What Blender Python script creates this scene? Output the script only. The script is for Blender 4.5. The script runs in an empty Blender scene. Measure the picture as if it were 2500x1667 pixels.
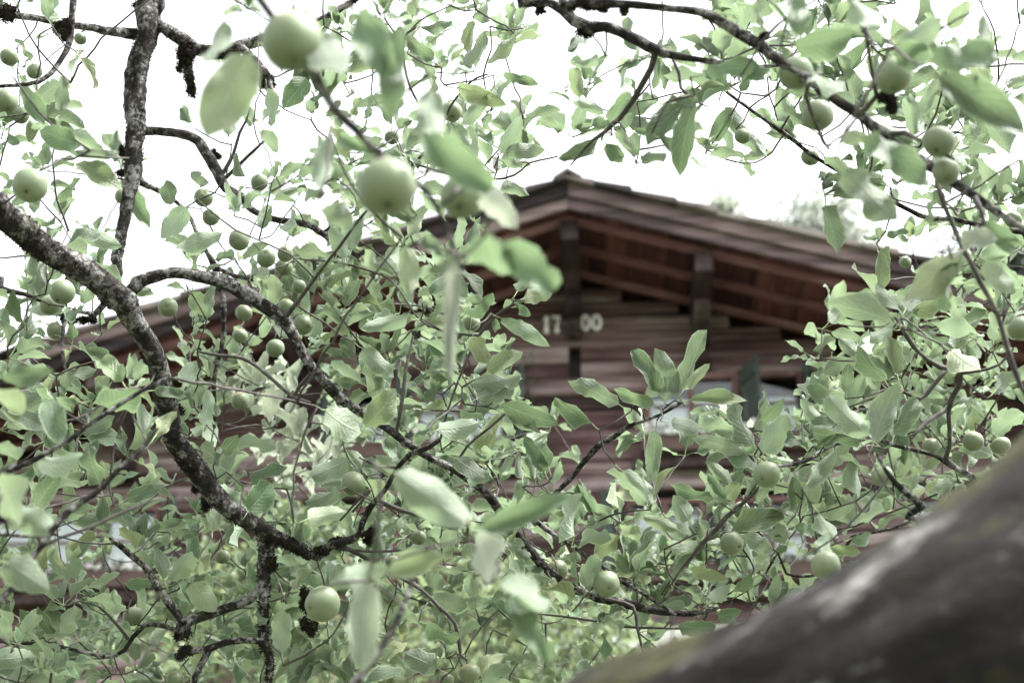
import bpy, math, random
import numpy as np
from mathutils import Vector, Matrix

# ------------------------------------------------------------------ camera, sky, sun, exposure
scene = bpy.context.scene
col = scene.collection
PITCH = math.radians(27.0)
CAMZ = 1.5
F = 2500 * 50 / 36.0                       # focal length in photo pixels
cam_d = bpy.data.cameras.new('camera'); cam = bpy.data.objects.new('camera', cam_d); col.objects.link(cam)
cam.location = (0, 0, CAMZ); cam.rotation_euler = (math.pi / 2 + PITCH, 0, 0)
cam_d.lens = 50; cam_d.sensor_width = 36; cam_d.clip_start = 0.02; cam_d.clip_end = 3000
cam_d.dof.use_dof = True; cam_d.dof.focus_distance = 2.35; cam_d.dof.aperture_fstop = 4.6
scene.camera = cam
SUN_EL, SUN_AZ = math.radians(60), math.radians(100)   # azimuth clockwise from +Y
w = bpy.data.worlds.new('World'); scene.world = w; w.use_nodes = True
nt = w.node_tree; nt.nodes.clear()
sky = nt.nodes.new('ShaderNodeTexSky'); sky.sky_type = 'NISHITA'; sky.sun_disc = False
sky.sun_elevation = SUN_EL; sky.sun_rotation = SUN_AZ; sky.air_density = 1.0; sky.dust_density = 4.0
hs = nt.nodes.new('ShaderNodeHueSaturation'); hs.inputs['Saturation'].default_value = 0.12
bg = nt.nodes.new('ShaderNodeBackground'); bg.inputs['Strength'].default_value = 0.072
ow = nt.nodes.new('ShaderNodeOutputWorld')
nt.links.new(sky.outputs[0], hs.inputs['Color']); nt.links.new(hs.outputs[0], bg.inputs['Color']); nt.links.new(bg.outputs[0], ow.inputs['Surface'])
sd = bpy.data.lights.new('sun', 'SUN'); sd.energy = 1.5; sd.angle = math.radians(12); sd.color = (1.0, 0.97, 0.93)
sun = bpy.data.objects.new('sun', sd); col.objects.link(sun)
sdir = Vector((math.sin(SUN_AZ) * math.cos(SUN_EL), math.cos(SUN_AZ) * math.cos(SUN_EL), math.sin(SUN_EL)))
sun.rotation_euler = sdir.to_track_quat('Z', 'Y').to_euler(); sun.location = (20, 10, 40)
vs = scene.view_settings; vs.view_transform = 'Standard'; vs.look = 'None'; vs.exposure = 3.4; vs.gamma = 1.0; vs.use_curve_mapping = False
scene.render.engine = 'CYCLES'
cy = scene.cycles; cy.use_denoising = True; cy.max_bounces = 8; cy.transparent_max_bounces = 8; cy.sample_clamp_indirect = 6

rng = random.Random(1700)
nrng = np.random.default_rng(1700)
CP, SP = math.cos(PITCH), math.sin(PITCH)
def P(px, py, d):
    """photo pixel at depth d (metres along the optical axis) -> world point"""
    x = (px - 1250) / F * d; yc = -(py - 833.5) / F * d
    return Vector((x, d * CP - yc * SP, CAMZ + d * SP + yc * CP))
RIGHT = Vector((1, 0, 0)); UPV = Vector((0, -SP, CP)); FWD = Vector((0, CP, SP))

# ------------------------------------------------------------------ object helpers
def tag(o, label=None, cat=None, group=None, kind=None):
    for k, v in (('label', label), ('category', cat), ('group', group), ('kind', kind)):
        if v: o[k] = v
    return o
def empty(name, loc, rz=0.0):
    o = bpy.data.objects.new(name, None); col.objects.link(o); o.location = loc; o.rotation_euler = (0, 0, rz)
    o.empty_display_size = 0.2
    return o
def link(name, me, parent=None):
    o = bpy.data.objects.new(name, me); col.objects.link(o)
    if parent is not None: o.parent = parent
    return o
def mesh(name, verts, faces, mat, smooth=False, uvs=None, tint=None):
    me = bpy.data.meshes.new(name)
    me.from_pydata([tuple(v) for v in verts], [], faces)
    if mat: me.materials.append(mat)
    if smooth: me.polygons.foreach_set('use_smooth', [True] * len(me.polygons))
    if uvs is not None:
        ul = me.uv_layers.new(name='UVMap')
        idx = np.empty(len(me.loops), dtype=np.int32); me.loops.foreach_get('vertex_index', idx)
        ul.data.foreach_set('uv', np.asarray(uvs, dtype=np.float32)[idx].ravel())
    if tint is not None:
        a = me.attributes.new('tint', 'FLOAT', 'POINT'); a.data.foreach_set('value', np.asarray(tint, dtype=np.float32))
    me.update()
    return me
class MB:
    """collects simple solids"""
    def __init__(s): s.v = []; s.f = []
    def add(s, v, f):
        n = len(s.v); s.v += [tuple(p) for p in v]; s.f += [tuple(i + n for i in q) for q in f]; return s
    def box(s, a, b):
        (x0, y0, z0), (x1, y1, z1) = a, b
        return s.add([(x0,y0,z0),(x1,y0,z0),(x1,y1,z0),(x0,y1,z0),(x0,y0,z1),(x1,y0,z1),(x1,y1,z1),(x0,y1,z1)],
                     [(0,3,2,1),(4,5,6,7),(0,1,5,4),(1,2,6,5),(2,3,7,6),(3,0,4,7)])
    def prism(s, prof, d0, d1, f):
        """closed profile swept between two parameters, f(p, t) -> point"""
        n = len(prof); v = [f(p, d0) for p in prof] + [f(p, d1) for p in prof]
        return s.add(v, [tuple(range(n))[::-1], tuple(range(n, 2*n))] + [(i, (i+1) % n, (i+1) % n + n, i + n) for i in range(n)])
    def mesh(s, name, mat, smooth=False): return mesh(name, s.v, s.f, mat, smooth)

# ------------------------------------------------------------------ material helpers
def newmat(name):
    m = bpy.data.materials.new(name); m.use_nodes = True; t = m.node_tree; t.nodes.clear()
    out = t.nodes.new('ShaderNodeOutputMaterial'); b = t.nodes.new('ShaderNodeBsdfPrincipled')
    t.links.new(b.outputs[0], out.inputs['Surface'])
    return m, t, b, out
def N(t, typ, **kw):
    n = t.nodes.new(typ)
    for k, v in kw.items():
        if k.startswith('i_'):
            key = k[2:]; key = int(key) if key.isdigit() else key
            n.inputs[key].default_value = v
        else: setattr(n, k, v)
    return n
def L(t, a, b): t.links.new(a, b)
def ramp(t, fac, stops):
    r = t.nodes.new('ShaderNodeValToRGB'); e = r.color_ramp.elements
    while len(e) < len(stops): e.new(0.5)
    for el, (p, c) in zip(e, stops): el.position = p; el.color = (*c, 1) if len(c) == 3 else c
    t.links.new(fac, r.inputs[0]); return r.outputs[0]
def mixc(t, fac, a, b, mode='MIX'):
    n = t.nodes.new('ShaderNodeMix'); n.data_type = 'RGBA'; n.blend_type = mode
    for sock, val in ((n.inputs[0], fac), (n.inputs[6], a), (n.inputs[7], b)):
        if isinstance(val, bpy.types.NodeSocket): t.links.new(val, sock)
        elif isinstance(val, (int, float)): sock.default_value = val
        else: sock.default_value = (*val, 1)
    return n.outputs[2]
def math_(t, op, a, b=None, c=None):
    n = t.nodes.new('ShaderNodeMath'); n.operation = op
    for i, val in enumerate((a, b, c)):
        if val is None: continue
        if isinstance(val, bpy.types.NodeSocket): t.links.new(val, n.inputs[i])
        else: n.inputs[i].default_value = val
    return n.outputs[0]
def noise(t, vec, scale, detail=4, rough=0.55, out=0):
    n = t.nodes.new('ShaderNodeTexNoise'); n.inputs['Scale'].default_value = scale
    n.inputs['Detail'].default_value = detail; n.inputs['Roughness'].default_value = rough
    if vec is not None: t.links.new(vec, n.inputs['Vector'])
    return n.outputs[out]
def mapping(t, vec, scale=(1,1,1), loc=(0,0,0)):
    n = t.nodes.new('ShaderNodeMapping'); n.inputs['Scale'].default_value = scale; n.inputs['Location'].default_value = loc
    t.links.new(vec, n.inputs['Vector']); return n.outputs[0]
def bump(t, b, h, strength, dist):
    n = t.nodes.new('ShaderNodeBump'); n.inputs['Strength'].default_value = strength; n.inputs['Distance'].default_value = dist
    t.links.new(h, n.inputs['Height']); t.links.new(n.outputs[0], b.inputs['Normal'])

def mat_wood(name, stops, streak, rough=0.8, bumpd=0.004, spread=0.55):
    """weathered timber; each board takes its own tone, the grain runs along the axis with the small scale"""
    m, t, b, _ = newmat(name)
    tc = N(t, 'ShaderNodeTexCoord'); oi = N(t, 'ShaderNodeObjectInfo')
    off = N(t, 'ShaderNodeVectorMath', operation='SCALE'); off.inputs[0].default_value = (13.1, 7.7, 3.3); L(t, oi.outputs['Random'], off.inputs['Scale'])
    add = N(t, 'ShaderNodeVectorMath', operation='ADD'); L(t, tc.outputs['Object'], add.inputs[0]); L(t, off.outputs[0], add.inputs[1])
    v = mapping(t, add.outputs[0], streak)
    n1 = noise(t, v, 1.0, 6, 0.62); n2 = noise(t, mapping(t, add.outputs[0], (0.9, 0.9, 2.5)), 1.3, 3)
    s = math_(t, 'ADD', math_(t, 'MULTIPLY', n1, 0.75), math_(t, 'MULTIPLY', n2, 0.35))
    s = math_(t, 'ADD', s, math_(t, 'MULTIPLY', math_(t, 'SUBTRACT', oi.outputs['Random'], 0.5), spread))
    s = math_(t, 'ADD', math_(t, 'MULTIPLY', math_(t, 'SUBTRACT', s, 0.55), 1.75), 0.5)
    c = ramp(t, s, stops)
    L(t, c, b.inputs['Base Color']); b.inputs['Roughness'].default_value = rough; b.inputs['Specular IOR Level'].default_value = 0.25
    bump(t, b, n1, 0.6, bumpd)
    return m
WALL = mat_wood('weathered_log', [(0.1, (0.014, 0.0083, 0.0079)), (0.4, (0.0607, 0.0309, 0.0296)), (0.6, (0.1229, 0.0809, 0.0799)), (0.9, (0.3159, 0.2615, 0.2569))], (0.7, 3.0, 17.0), spread=0.28)
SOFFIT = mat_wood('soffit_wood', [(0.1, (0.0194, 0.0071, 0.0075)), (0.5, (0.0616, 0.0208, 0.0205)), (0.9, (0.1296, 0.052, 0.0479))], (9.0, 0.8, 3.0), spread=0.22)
RAFTER = mat_wood('rafter_wood', [(0.1, (0.0652, 0.0289, 0.031)), (0.5, (0.1629, 0.0758, 0.0774)), (0.9, (0.304, 0.1781, 0.187))], (0.8, 9.0, 9.0), spread=0.2)
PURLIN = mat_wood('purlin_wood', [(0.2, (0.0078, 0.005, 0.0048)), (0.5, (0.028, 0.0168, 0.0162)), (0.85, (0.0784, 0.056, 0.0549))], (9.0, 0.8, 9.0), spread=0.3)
BARGE = mat_wood('bargeboard_wood', [(0.08, (0.0093, 0.0067, 0.0072)), (0.4, (0.0385, 0.0267, 0.0282)), (0.62, (0.077, 0.0539, 0.0549)), (0.95, (0.1848, 0.1386, 0.1335))], (0.8, 6.0, 16.0), spread=0.4)
SHINGLE = mat_wood('shingle_wood', [(0.2, (0.0245, 0.0196, 0.0182)), (0.6, (0.084, 0.0665, 0.063)), (0.9, (0.175, 0.154, 0.14))], (2.0, 2.0, 8.0), spread=0.5)
FRAME = mat_wood('window_frame_wood', [(0.1, (0.08, 0.04, 0.0368)), (0.6, (0.16, 0.092, 0.0864)), (0.9, (0.24, 0.168, 0.16))], (6.0, 6.0, 2.0), spread=0.2)
SHUT = mat_wood('green_shutter_paint', [(0.1, (0.0302, 0.0388, 0.0357)), (0.6, (0.0594, 0.0765, 0.0703)), (0.9, (0.108, 0.1275, 0.1187))], (6.0, 6.0, 1.5), spread=0.25)
def mat_plain(name, colr, rough=0.7, var=0.2, scale=6.0, spec=0.3):
    m, t, b, _ = newmat(name)
    tc = N(t, 'ShaderNodeTexCoord'); n = noise(t, tc.outputs['Object'], scale, 5)
    c = mixc(t, n, tuple(x * (1 - var) for x in colr), tuple(min(1, x * (1 + var)) for x in colr))
    L(t, c, b.inputs['Base Color']); b.inputs['Roughness'].default_value = rough; b.inputs['Specular IOR Level'].default_value = spec
    bump(t, b, n, 0.3, 0.003)
    return m
PLASTER = mat_plain('white_plaster', (0.72, 0.71, 0.68), 0.9, 0.1, 3.0)
NUMERAL = mat_plain('white_numeral_paint', (0.72, 0.71, 0.7), 0.7, 0.08, 9.0)
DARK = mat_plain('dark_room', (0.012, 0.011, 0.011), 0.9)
PETAL = mat_plain('white_petal', (0.8, 0.78, 0.78), 0.6, 0.06, 30)
TROUGH = mat_plain('planter_wood', (0.09, 0.06, 0.055), 0.8, 0.4, 8)
m, t, b, _ = newmat('white_curtain_cloth'); CURTAIN = m
tc = N(t, 'ShaderNodeTexCoord'); wv = N(t, 'ShaderNodeTexWave', i_Scale=9.0, i_Distortion=1.5); L(t, tc.outputs['Object'], wv.inputs['Vector'])
L(t, mixc(t, wv.outputs[1], (0.78, 0.79, 0.81), (0.9, 0.9, 0.9)), b.inputs['Base Color']); b.inputs['Roughness'].default_value = 0.9
m, t, b, _ = newmat('window_glass'); GLASS = m
t.nodes.remove(b)                           # thin pane: clear, with a mirror sheen that grows at grazing angles
go = N(t, 'ShaderNodeBsdfGlossy'); go.inputs['Roughness'].default_value = 0.03
tp = N(t, 'ShaderNodeBsdfTransparent'); tp.inputs['Color'].default_value = (0.92, 0.95, 0.95, 1)
fr = N(t, 'ShaderNodeFresnel', i_IOR=1.5); mx = N(t, 'ShaderNodeMixShader')
L(t, fr.outputs[0], mx.inputs[0]); L(t, tp.outputs[0], mx.inputs[1]); L(t, go.outputs[0], mx.inputs[2]); L(t, mx.outputs[0], _.inputs['Surface'])

def mat_bark(nm='apple_bark', sc=1.0, mossy=1.0, li=0.0, dk=0.8):
    m, t, b, _ = newmat(nm)
    tc = N(t, 'ShaderNodeTexCoord'); o = tc.outputs['Object']
    if sc < 1:                               # the old limb: patches drawn out along it
        vr = N(t, 'ShaderNodeVectorRotate', rotation_type='Y_AXIS'); vr.inputs['Angle'].default_value = 0.44; L(t, o, vr.inputs['Vector']); o = mapping(t, vr.outputs[0], (0.4, 1, 1))
    n1 = noise(t, o, 75.0 * sc, 8, 0.7); n2 = noise(t, o, 24.0 * sc, 5, 0.65); n3 = noise(t, o, 150.0, 5, 0.7)
    n4 = noise(t, mapping(t, o, (1, 1, 1), (5, 3, 1)), 15.0 * sc, 6, 0.65)
    base = ramp(t, n1, [(0.34, (0.008, 0.007, 0.0065)), (0.5, (0.03, 0.026, 0.024)), (0.7, (0.085, 0.076, 0.072))])
    lich = ramp(t, n3, [(0.35, (0.06, 0.058, 0.055)), (0.65, (0.33, 0.325, 0.31))])
    lm = ramp(t, math_(t, 'ADD', math_(t, 'MULTIPLY', n2, 0.6), math_(t, 'MULTIPLY', n1, 0.5)), [(0.54 + li, (0, 0, 0)), (0.62 + li, (1, 1, 1))])
    moss = ramp(t, n3, [(0.3, (0.012, 0.014, 0.006)), (0.7, (0.06, 0.06, 0.018))])
    mm = ramp(t, math_(t, 'MULTIPLY', n4, mossy), [(0.58, (0, 0, 0)), (0.68, (0.8, 0.8, 0.8))])
    base = mixc(t, 1.0, base, (dk, dk, dk), 'MULTIPLY')
    c = mixc(t, lm, base, lich); c = mixc(t, mm, c, moss)
    L(t, c, b.inputs['Base Color']); b.inputs['Roughness'].default_value = 0.9; b.inputs['Specular IOR Level'].default_value = 0.2
    bump(t, b, math_(t, 'ADD', n1, math_(t, 'MULTIPLY', n3, 0.5)), 1.0, 0.009)
    return m
BARK = mat_bark()
OLD = mat_bark('old_mossy_bark', 0.6, 1.24, 0.055, 0.3)
m, t, b, _ = newmat('twig_bark'); TWIG = m
tc = N(t, 'ShaderNodeTexCoord'); n1 = noise(t, tc.outputs['Object'], 60.0, 5)
L(t, ramp(t, n1, [(0.3, (0.018, 0.015, 0.013)), (0.55, (0.045, 0.038, 0.033)), (0.75, (0.11, 0.1, 0.09))]), b.inputs['Base Color']); b.inputs['Roughness'].default_value = 0.8
m, t, b, _ = newmat('petiole'); PETIOLE = m
b.inputs['Base Color'].default_value = (0.17, 0.22, 0.11, 1); b.inputs['Roughness'].default_value = 0.6
m, t, b, _ = newmat('dark_moss'); MOSS = m
tc = N(t, 'ShaderNodeTexCoord'); n1 = noise(t, tc.outputs['Object'], 90.0, 4)
L(t, ramp(t, n1, [(0.3, (0.008, 0.007, 0.006)), (0.6, (0.022, 0.019, 0.013)), (0.8, (0.06, 0.06, 0.025))]), b.inputs['Base Color']); b.inputs['Roughness'].default_value = 0.95
b.inputs['Specular IOR Level'].default_value = 0.1

def mat_leaf(name, top, under, yel, trans, transw=0.38, rough=0.42, vein=True, spots=True):
    m, t, b, out = newmat(name)
    oi = N(t, 'ShaderNodeObjectInfo'); at = N(t, 'ShaderNodeAttribute', attribute_name='tint')
    tv = math_(t, 'FRACT', math_(t, 'ADD', at.outputs['Fac'], oi.outputs['Random']))
    tv2 = math_(t, 'FRACT', math_(t, 'MULTIPLY', tv, 7.31))
    geo = N(t, 'ShaderNodeNewGeometry'); uv = N(t, 'ShaderNodeUVMap'); sx = N(t, 'ShaderNodeSeparateXYZ'); L(t, uv.outputs[0], sx.inputs[0])
    cvar = mixc(t, tv, tuple(x * 0.5 for x in top), tuple(x * 1.4 for x in top))
    cvar = mixc(t, ramp(t, tv2, [(0.78, (0, 0, 0)), (1.0, (0.75, 0.75, 0.75))]), cvar, yel)
    uvar = mixc(t, math_(t, 'FRACT', math_(t, 'MULTIPLY', tv, 3.7)), tuple(x * 0.45 for x in under), tuple(x * 1.35 for x in under))
    uvar = mixc(t, ramp(t, tv2, [(0.82, (0, 0, 0)), (1.0, (0.6, 0.6, 0.6))]), uvar, yel)
    c = mixc(t, geo.outputs['Backfacing'], cvar, uvar)
    h = None
    if vein:
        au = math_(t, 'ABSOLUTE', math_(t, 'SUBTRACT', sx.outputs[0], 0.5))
        mid = ramp(t, au, [(0.0, (1, 1, 1)), (0.035, (0, 0, 0))])
        sv = math_(t, 'FRACT', math_(t, 'SUBTRACT', math_(t, 'MULTIPLY', sx.outputs[1], 8.0), math_(t, 'MULTIPLY', au, 5.5)))
        side = ramp(t, sv, [(0.0, (0.7, 0.7, 0.7)), (0.14, (0, 0, 0)), (0.9, (0, 0, 0)), (1.0, (0.7, 0.7, 0.7))])
        vm = mixc(t, 1.0, mid, side, 'LIGHTEN')
        c = mixc(t, math_(t, 'MULTIPLY', vm, 0.35), c, tuple(min(1, x * 1.9) for x in under))
        edge = ramp(t, au, [(0.42, (0, 0, 0)), (0.5, (0.6, 0.6, 0.6))])  # naturally paler margin, plus bright edge rims of light painted into the colour
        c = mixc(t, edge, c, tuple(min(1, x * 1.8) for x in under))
        fn = noise(t, mapping(t, uv.outputs[0], (1.0, 2.0, 1.0)), 14.0, 4, 0.6)
        h = math_(t, 'ADD', math_(t, 'MULTIPLY', vm, -0.8), fn)
    if spots:
        va = N(t, 'ShaderNodeVectorMath', operation='ADD'); L(t, uv.outputs[0], va.inputs[0])
        cb = N(t, 'ShaderNodeCombineXYZ'); L(t, math_(t, 'MULTIPLY', tv, 57.0), cb.inputs[2]); L(t, cb.outputs[0], va.inputs[1])
        sp = ramp(t, noise(t, va.outputs[0], 5.5, 3, 0.6), [(0.69, (0, 0, 0)), (0.74, (1, 1, 1))])
        c = mixc(t, math_(t, 'MULTIPLY', sp, 0.8), c, (0.10, 0.06, 0.025))
    L(t, c, b.inputs['Base Color']); b.inputs['Roughness'].default_value = rough; b.inputs['Specular IOR Level'].default_value = 0.45
    tr = N(t, 'ShaderNodeBsdfTranslucent'); L(t, mixc(t, 0.5, c, trans), tr.inputs['Color'])
    mx = N(t, 'ShaderNodeMixShader', i_0=transw); L(t, b.outputs[0], mx.inputs[1]); L(t, tr.outputs[0], mx.inputs[2])
    L(t, mx.outputs[0], out.inputs['Surface'])
    if h is not None: bump(t, b, h, 0.6, 0.0035)
    return m
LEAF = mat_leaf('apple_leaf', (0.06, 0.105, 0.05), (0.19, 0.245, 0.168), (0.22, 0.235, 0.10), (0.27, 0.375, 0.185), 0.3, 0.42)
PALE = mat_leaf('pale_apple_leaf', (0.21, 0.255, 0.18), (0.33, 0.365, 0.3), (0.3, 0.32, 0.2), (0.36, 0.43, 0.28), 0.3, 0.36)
BUSH = mat_leaf('shrub_leaf', (0.085, 0.13, 0.06), (0.16, 0.2, 0.13), (0.28, 0.30, 0.16), (0.25, 0.33, 0.13), vein=False, spots=False)
FAR = mat_leaf('hazed_far_leaf', (0.25, 0.275, 0.24), (0.31, 0.335, 0.3), (0.24, 0.26, 0.19), (0.3, 0.35, 0.26), vein=False, spots=False)  # far foliage paled: haze and bloom are put into its colour
CONIF = mat_leaf('dark_conifer_needle', (0.045, 0.062, 0.048), (0.06, 0.08, 0.06), (0.06, 0.08, 0.05), (0.1, 0.13, 0.08), 0.2, vein=False, spots=False)

def mat_apple():
    m, t, b, _ = newmat('green_apple_skin')
    tc = N(t, 'ShaderNodeTexCoord'); o = tc.outputs['Object']; oi = N(t, 'ShaderNodeObjectInfo')
    sx = N(t, 'ShaderNodeSeparateXYZ'); L(t, o, sx.inputs[0])
    off = N(t, 'ShaderNodeVectorMath', operation='ADD'); L(t, o, off.inputs[0]); L(t, oi.outputs['Random'], off.inputs[1])
    n = noise(t, off.outputs[0], 60.0, 3); n2 = noise(t, off.outputs[0], 22.0, 3)
    c = mixc(t, n2, (0.10, 0.135, 0.072), (0.165, 0.2, 0.122))
    bl = math_(t, 'MULTIPLY', ramp(t, math_(t, 'ADD', math_(t, 'MULTIPLY', sx.outputs[2], 26.0), n2), [(0.72, (0, 0, 0)), (1.35, (1, 1, 1))]), math_(t, 'MULTIPLY', oi.outputs['Random'], 0.7))
    c = mixc(t, bl, c, (0.32, 0.25, 0.185))
    vo = N(t, 'ShaderNodeTexVoronoi', i_Scale=330.0); L(t, off.outputs[0], vo.inputs['Vector'])
    dots = ramp(t, vo.outputs['Distance'], [(0.0, (1, 1, 1)), (0.16, (0, 0, 0))])
    c = mixc(t, math_(t, 'MULTIPLY', dots, 0.35), c, (0.42, 0.44, 0.3))
    russ = ramp(t, noise(t, off.outputs[0], 45.0, 5, 0.65), [(0.6, (0, 0, 0)), (0.7, (1, 1, 1))])
    c = mixc(t, math_(t, 'MULTIPLY', russ, 0.6), c, (0.2, 0.17, 0.09))
    L(t, c, b.inputs['Base Color']); b.inputs['Roughness'].default_value = 0.5; b.inputs['Specular IOR Level'].default_value = 0.35
    bump(t, b, n, 0.15, 0.001)
    return m
APPLE = mat_apple()
m, t, b, _ = newmat('dry_sepal'); SEPAL = m
b.inputs['Base Color'].default_value = (0.05, 0.045, 0.03, 1); b.inputs['Roughness'].default_value = 0.9
m, t, b, _ = newmat('grass_ground'); GROUND = m
tc = N(t, 'ShaderNodeTexCoord'); n1 = noise(t, tc.outputs['Object'], 1.3, 8, 0.65)
L(t, ramp(t, n1, [(0.3, (0.035, 0.045, 0.024)), (0.7, (0.09, 0.1, 0.055))]), b.inputs['Base Color']); b.inputs['Roughness'].default_value = 0.95
bump(t, b, n1, 0.8, 0.05)

# ------------------------------------------------------------------ ground: a meadow sheet to the horizon, level round the camera and the house
gv, gf = [], []
G = 72
xs = [math.copysign(abs(i / (G / 2)) ** 3 * 1500 + abs(i) * 0.5, i) for i in range(-G // 2, G // 2 + 1)]
for j, yy in enumerate(xs):
    for i, xx in enumerate(xs):
        rr = max(0, math.hypot(xx, yy) - 45)
        gv.append((xx, yy, 0.03 * math.sin(xx * 0.7) * math.sin(yy * 0.9 + 1) + min(rr * 0.02, 6) * math.sin(xx * 0.012 + 1) * math.sin(yy * 0.01)))
n_ = len(xs)
for j in range(n_ - 1):
    for i in range(n_ - 1): gf.append((j*n_+i, j*n_+i+1, (j+1)*n_+i+1, (j+1)*n_+i))
tag(link('ground', mesh('ground', gv, gf, GROUND, True)), kind='structure')

# ================================================================== THE CHALET
YAW = math.radians(4.0)
U0 = -0.3                                   # ridge line
VV = 13 * math.cos(YAW); VW = 14.5 * math.cos(YAW)    # verge plane, gable wall plane (distance along the house axis)
VB = VW + 10.5                              # back wall
SL = 0.322; ZR = 8.545 + CAMZ                # roof slope, top of roof edge at the ridge
EAVE = 8.2; HALF = 6.9                      # half widths of roof and wall
HB = Vector((U0 * math.cos(YAW) + (VW + 5) * math.sin(YAW), -U0 * math.sin(YAW) + (VW + 5) * math.cos(YAW), 0))
house = empty('chalet', HB, -YAW)
tag(house, 'old brown timber chalet with a wide low gable roof behind the apple branches', 'house')
def hl(u, v, z): return (u - U0, v - (VW + 5), z)       # house coordinates -> local to its empty
def hbox(name, u0, u1, v0, v1, z0, z1, mat, parent=None, ch=0.012):
    """chamfered timber whose grain runs along u"""
    c = min(ch, (z1 - z0) * 0.3, abs(v1 - v0) * 0.3)
    prof = [(v0 + c, z0), (v1 - c, z0), (v1, z0 + c), (v1, z1 - c), (v1 - c, z1), (v0 + c, z1), (v0, z1 - c), (v0, z0 + c)]
    mb = MB().prism(prof, u0, u1, lambda p, s: hl(s, p[0], p[1]))
    return link(name, mb.mesh(name, mat), parent or house)
def roofz(u, dz=0.0): return ZR - SL * abs(u - U0) - dz

# --- window openings (u0, u1, z0, z1)
Z = lambda z: z + CAMZ
WINS = [dict(u=(0.47, 1.5), z=(6.08, 6.90), n=2), dict(u=(1.70, 2.22), z=(6.08, 6.90), n=1),
        dict(u=(-2.1, -1.07), z=(6.08, 6.90), n=2), dict(u=(-2.82, -2.30), z=(6.08, 6.90), n=1),
        dict(u=(-6.85, -5.62), z=(4.62, 5.50), n=2), dict(u=(-5.50, -4.88), z=(4.62, 5.50), n=1),
        dict(u=(-3.3, -2.25), z=(4.55, 5.42), n=2), dict(u=(0.22, 1.05), z=(4.5, 5.42), n=2), dict(u=(1.32, 2.15), z=(4.5, 5.42), n=2),
        dict(u=(3.2, 4.25), z=(4.5, 5.42), n=2), dict(u=(3.1, 3.9), z=(6.08, 6.85), n=1)]
for q in WINS: q['z'] = (Z(q['z'][0]), Z(q['z'][1]))
VENT = dict(u=(-0.37, -0.23), z=(Z(6.92), Z(7.14)))
ZP = Z(4.06)                                 # top of the plastered storey
# --- gable wall: squared logs, course by course, cut at the openings and under the roof
zc = ZP; k = 0
while zc < ZR - 0.45:
    hgt = rng.uniform(0.165, 0.215)
    if k == 0: hgt = 0.22
    z0, z1 = zc, zc + hgt - 0.008
    lim = min(HALF, (ZR - 0.31 - z1) / SL)
    if lim < 0.2: break
    segs = [(U0 - lim, U0 + lim)]
    for o in WINS + [VENT]:
        if o['z'][0] < z1 - 0.02 and o['z'][1] > z0 + 0.02:
            ns = []
            for a, b_ in segs:
                if o['u'][1] <= a or o['u'][0] >= b_: ns.append((a, b_)); continue
                if o['u'][0] - a > 0.04: ns.append((a, o['u'][0]))
                if b_ - o['u'][1] > 0.04: ns.append((o['u'][1], b_))
            segs = ns
    for a, b_ in segs:
        if b_ - a > 5.0 and rng.random() < 0.6:
            j = rng.uniform(a + 1.5, b_ - 1.5); pieces = [(a, j - 0.004), (j + 0.004, b_)]
        else: pieces = [(a, b_)]
        for a2, b2 in pieces:
            dv = rng.uniform(-0.018, 0.012)
            hbox('log', a2, b2, VW + dv, VW + 0.16, z0, z1, WALL, ch=0.016)
    zc += hgt; k += 1
for i in range(9):                           # the timber part of the storey below, left of the plaster
    z1 = ZP - 0.008 - i * 0.19
    hbox('log', U0 - HALF, -0.95 + rng.uniform(-.02, .02), VW + rng.uniform(-0.018, 0.01), VW + 0.06, z1 - 0.182, z1, WALL, ch=0.016)
# backing wall behind the logs (with the rooms left dark) and the other walls
mb = MB()
def wallpiece(u0, u1, z0, z1, v0=VW + 0.16, v1=VW + 0.24): mb.box(hl(u0, v0, z0), hl(u1, v1, z1))
zs = sorted({ZP} | {z for o in WINS for z in o['z']} | {Z(6.98)})
for z0, z1 in zip(zs, zs[1:]):
    cur = U0 - HALF
    for o in sorted((o for o in WINS if o['z'][0] < z1 - 1e-4 and o['z'][1] > z0 + 1e-4), key=lambda o: o['u'][0]):
        wallpiece(cur, o['u'][0], z0, z1); cur = o['u'][1]
    wallpiece(cur, U0 + HALF, z0, z1)
ztop = Z(6.98)
cut = (ZR - 0.36 - ztop) / SL
prof = [(U0 - min(cut, HALF), ztop), (U0 + min(cut, HALF), ztop), (U0, ZR - 0.36)]
mb.prism(prof, VW + 0.16, VW + 0.24, lambda p, s: hl(p[0], s, p[1]))
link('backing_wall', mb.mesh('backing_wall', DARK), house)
for s in (-1, 1):
    mb = MB(); ue = U0 + s * HALF
    mb.box(hl(min(ue, ue - s * 0.2), VW + 0.24, ZP), hl(max(ue, ue - s * 0.2), VB, roofz(ue, 0.42)))
    link('side_wall', mb.mesh('side_wall', WALL), house)
mb = MB(); mb.prism([(U0 - HALF, ZP), (U0 + HALF, ZP), (U0 + HALF, roofz(U0 + HALF, 0.42)), (U0, ZR - 0.42), (U0 - HALF, roofz(U0 - HALF, 0.42))], VB, VB + 0.2, lambda p, s: hl(p[0], s, p[1]))
link('back_wall', mb.mesh('back_wall', WALL), house)
mb = MB(); mb.box(hl(U0 - HALF, VW + 0.03, 0), hl(U0 + HALF, VB + 0.2, ZP - 0.004)); link('plaster_base', mb.mesh('plaster_base', PLASTER), house)
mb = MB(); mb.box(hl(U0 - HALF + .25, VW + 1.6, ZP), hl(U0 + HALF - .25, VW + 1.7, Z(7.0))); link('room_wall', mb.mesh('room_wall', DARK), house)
mb = MB(); mb.box(hl(U0 - HALF + .25, VW + .3, Z(5.72)), hl(U0 + HALF - .25, VW + 1.6, Z(5.8))); link('floor_slab', mb.mesh('floor_slab', DARK), house)

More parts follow.
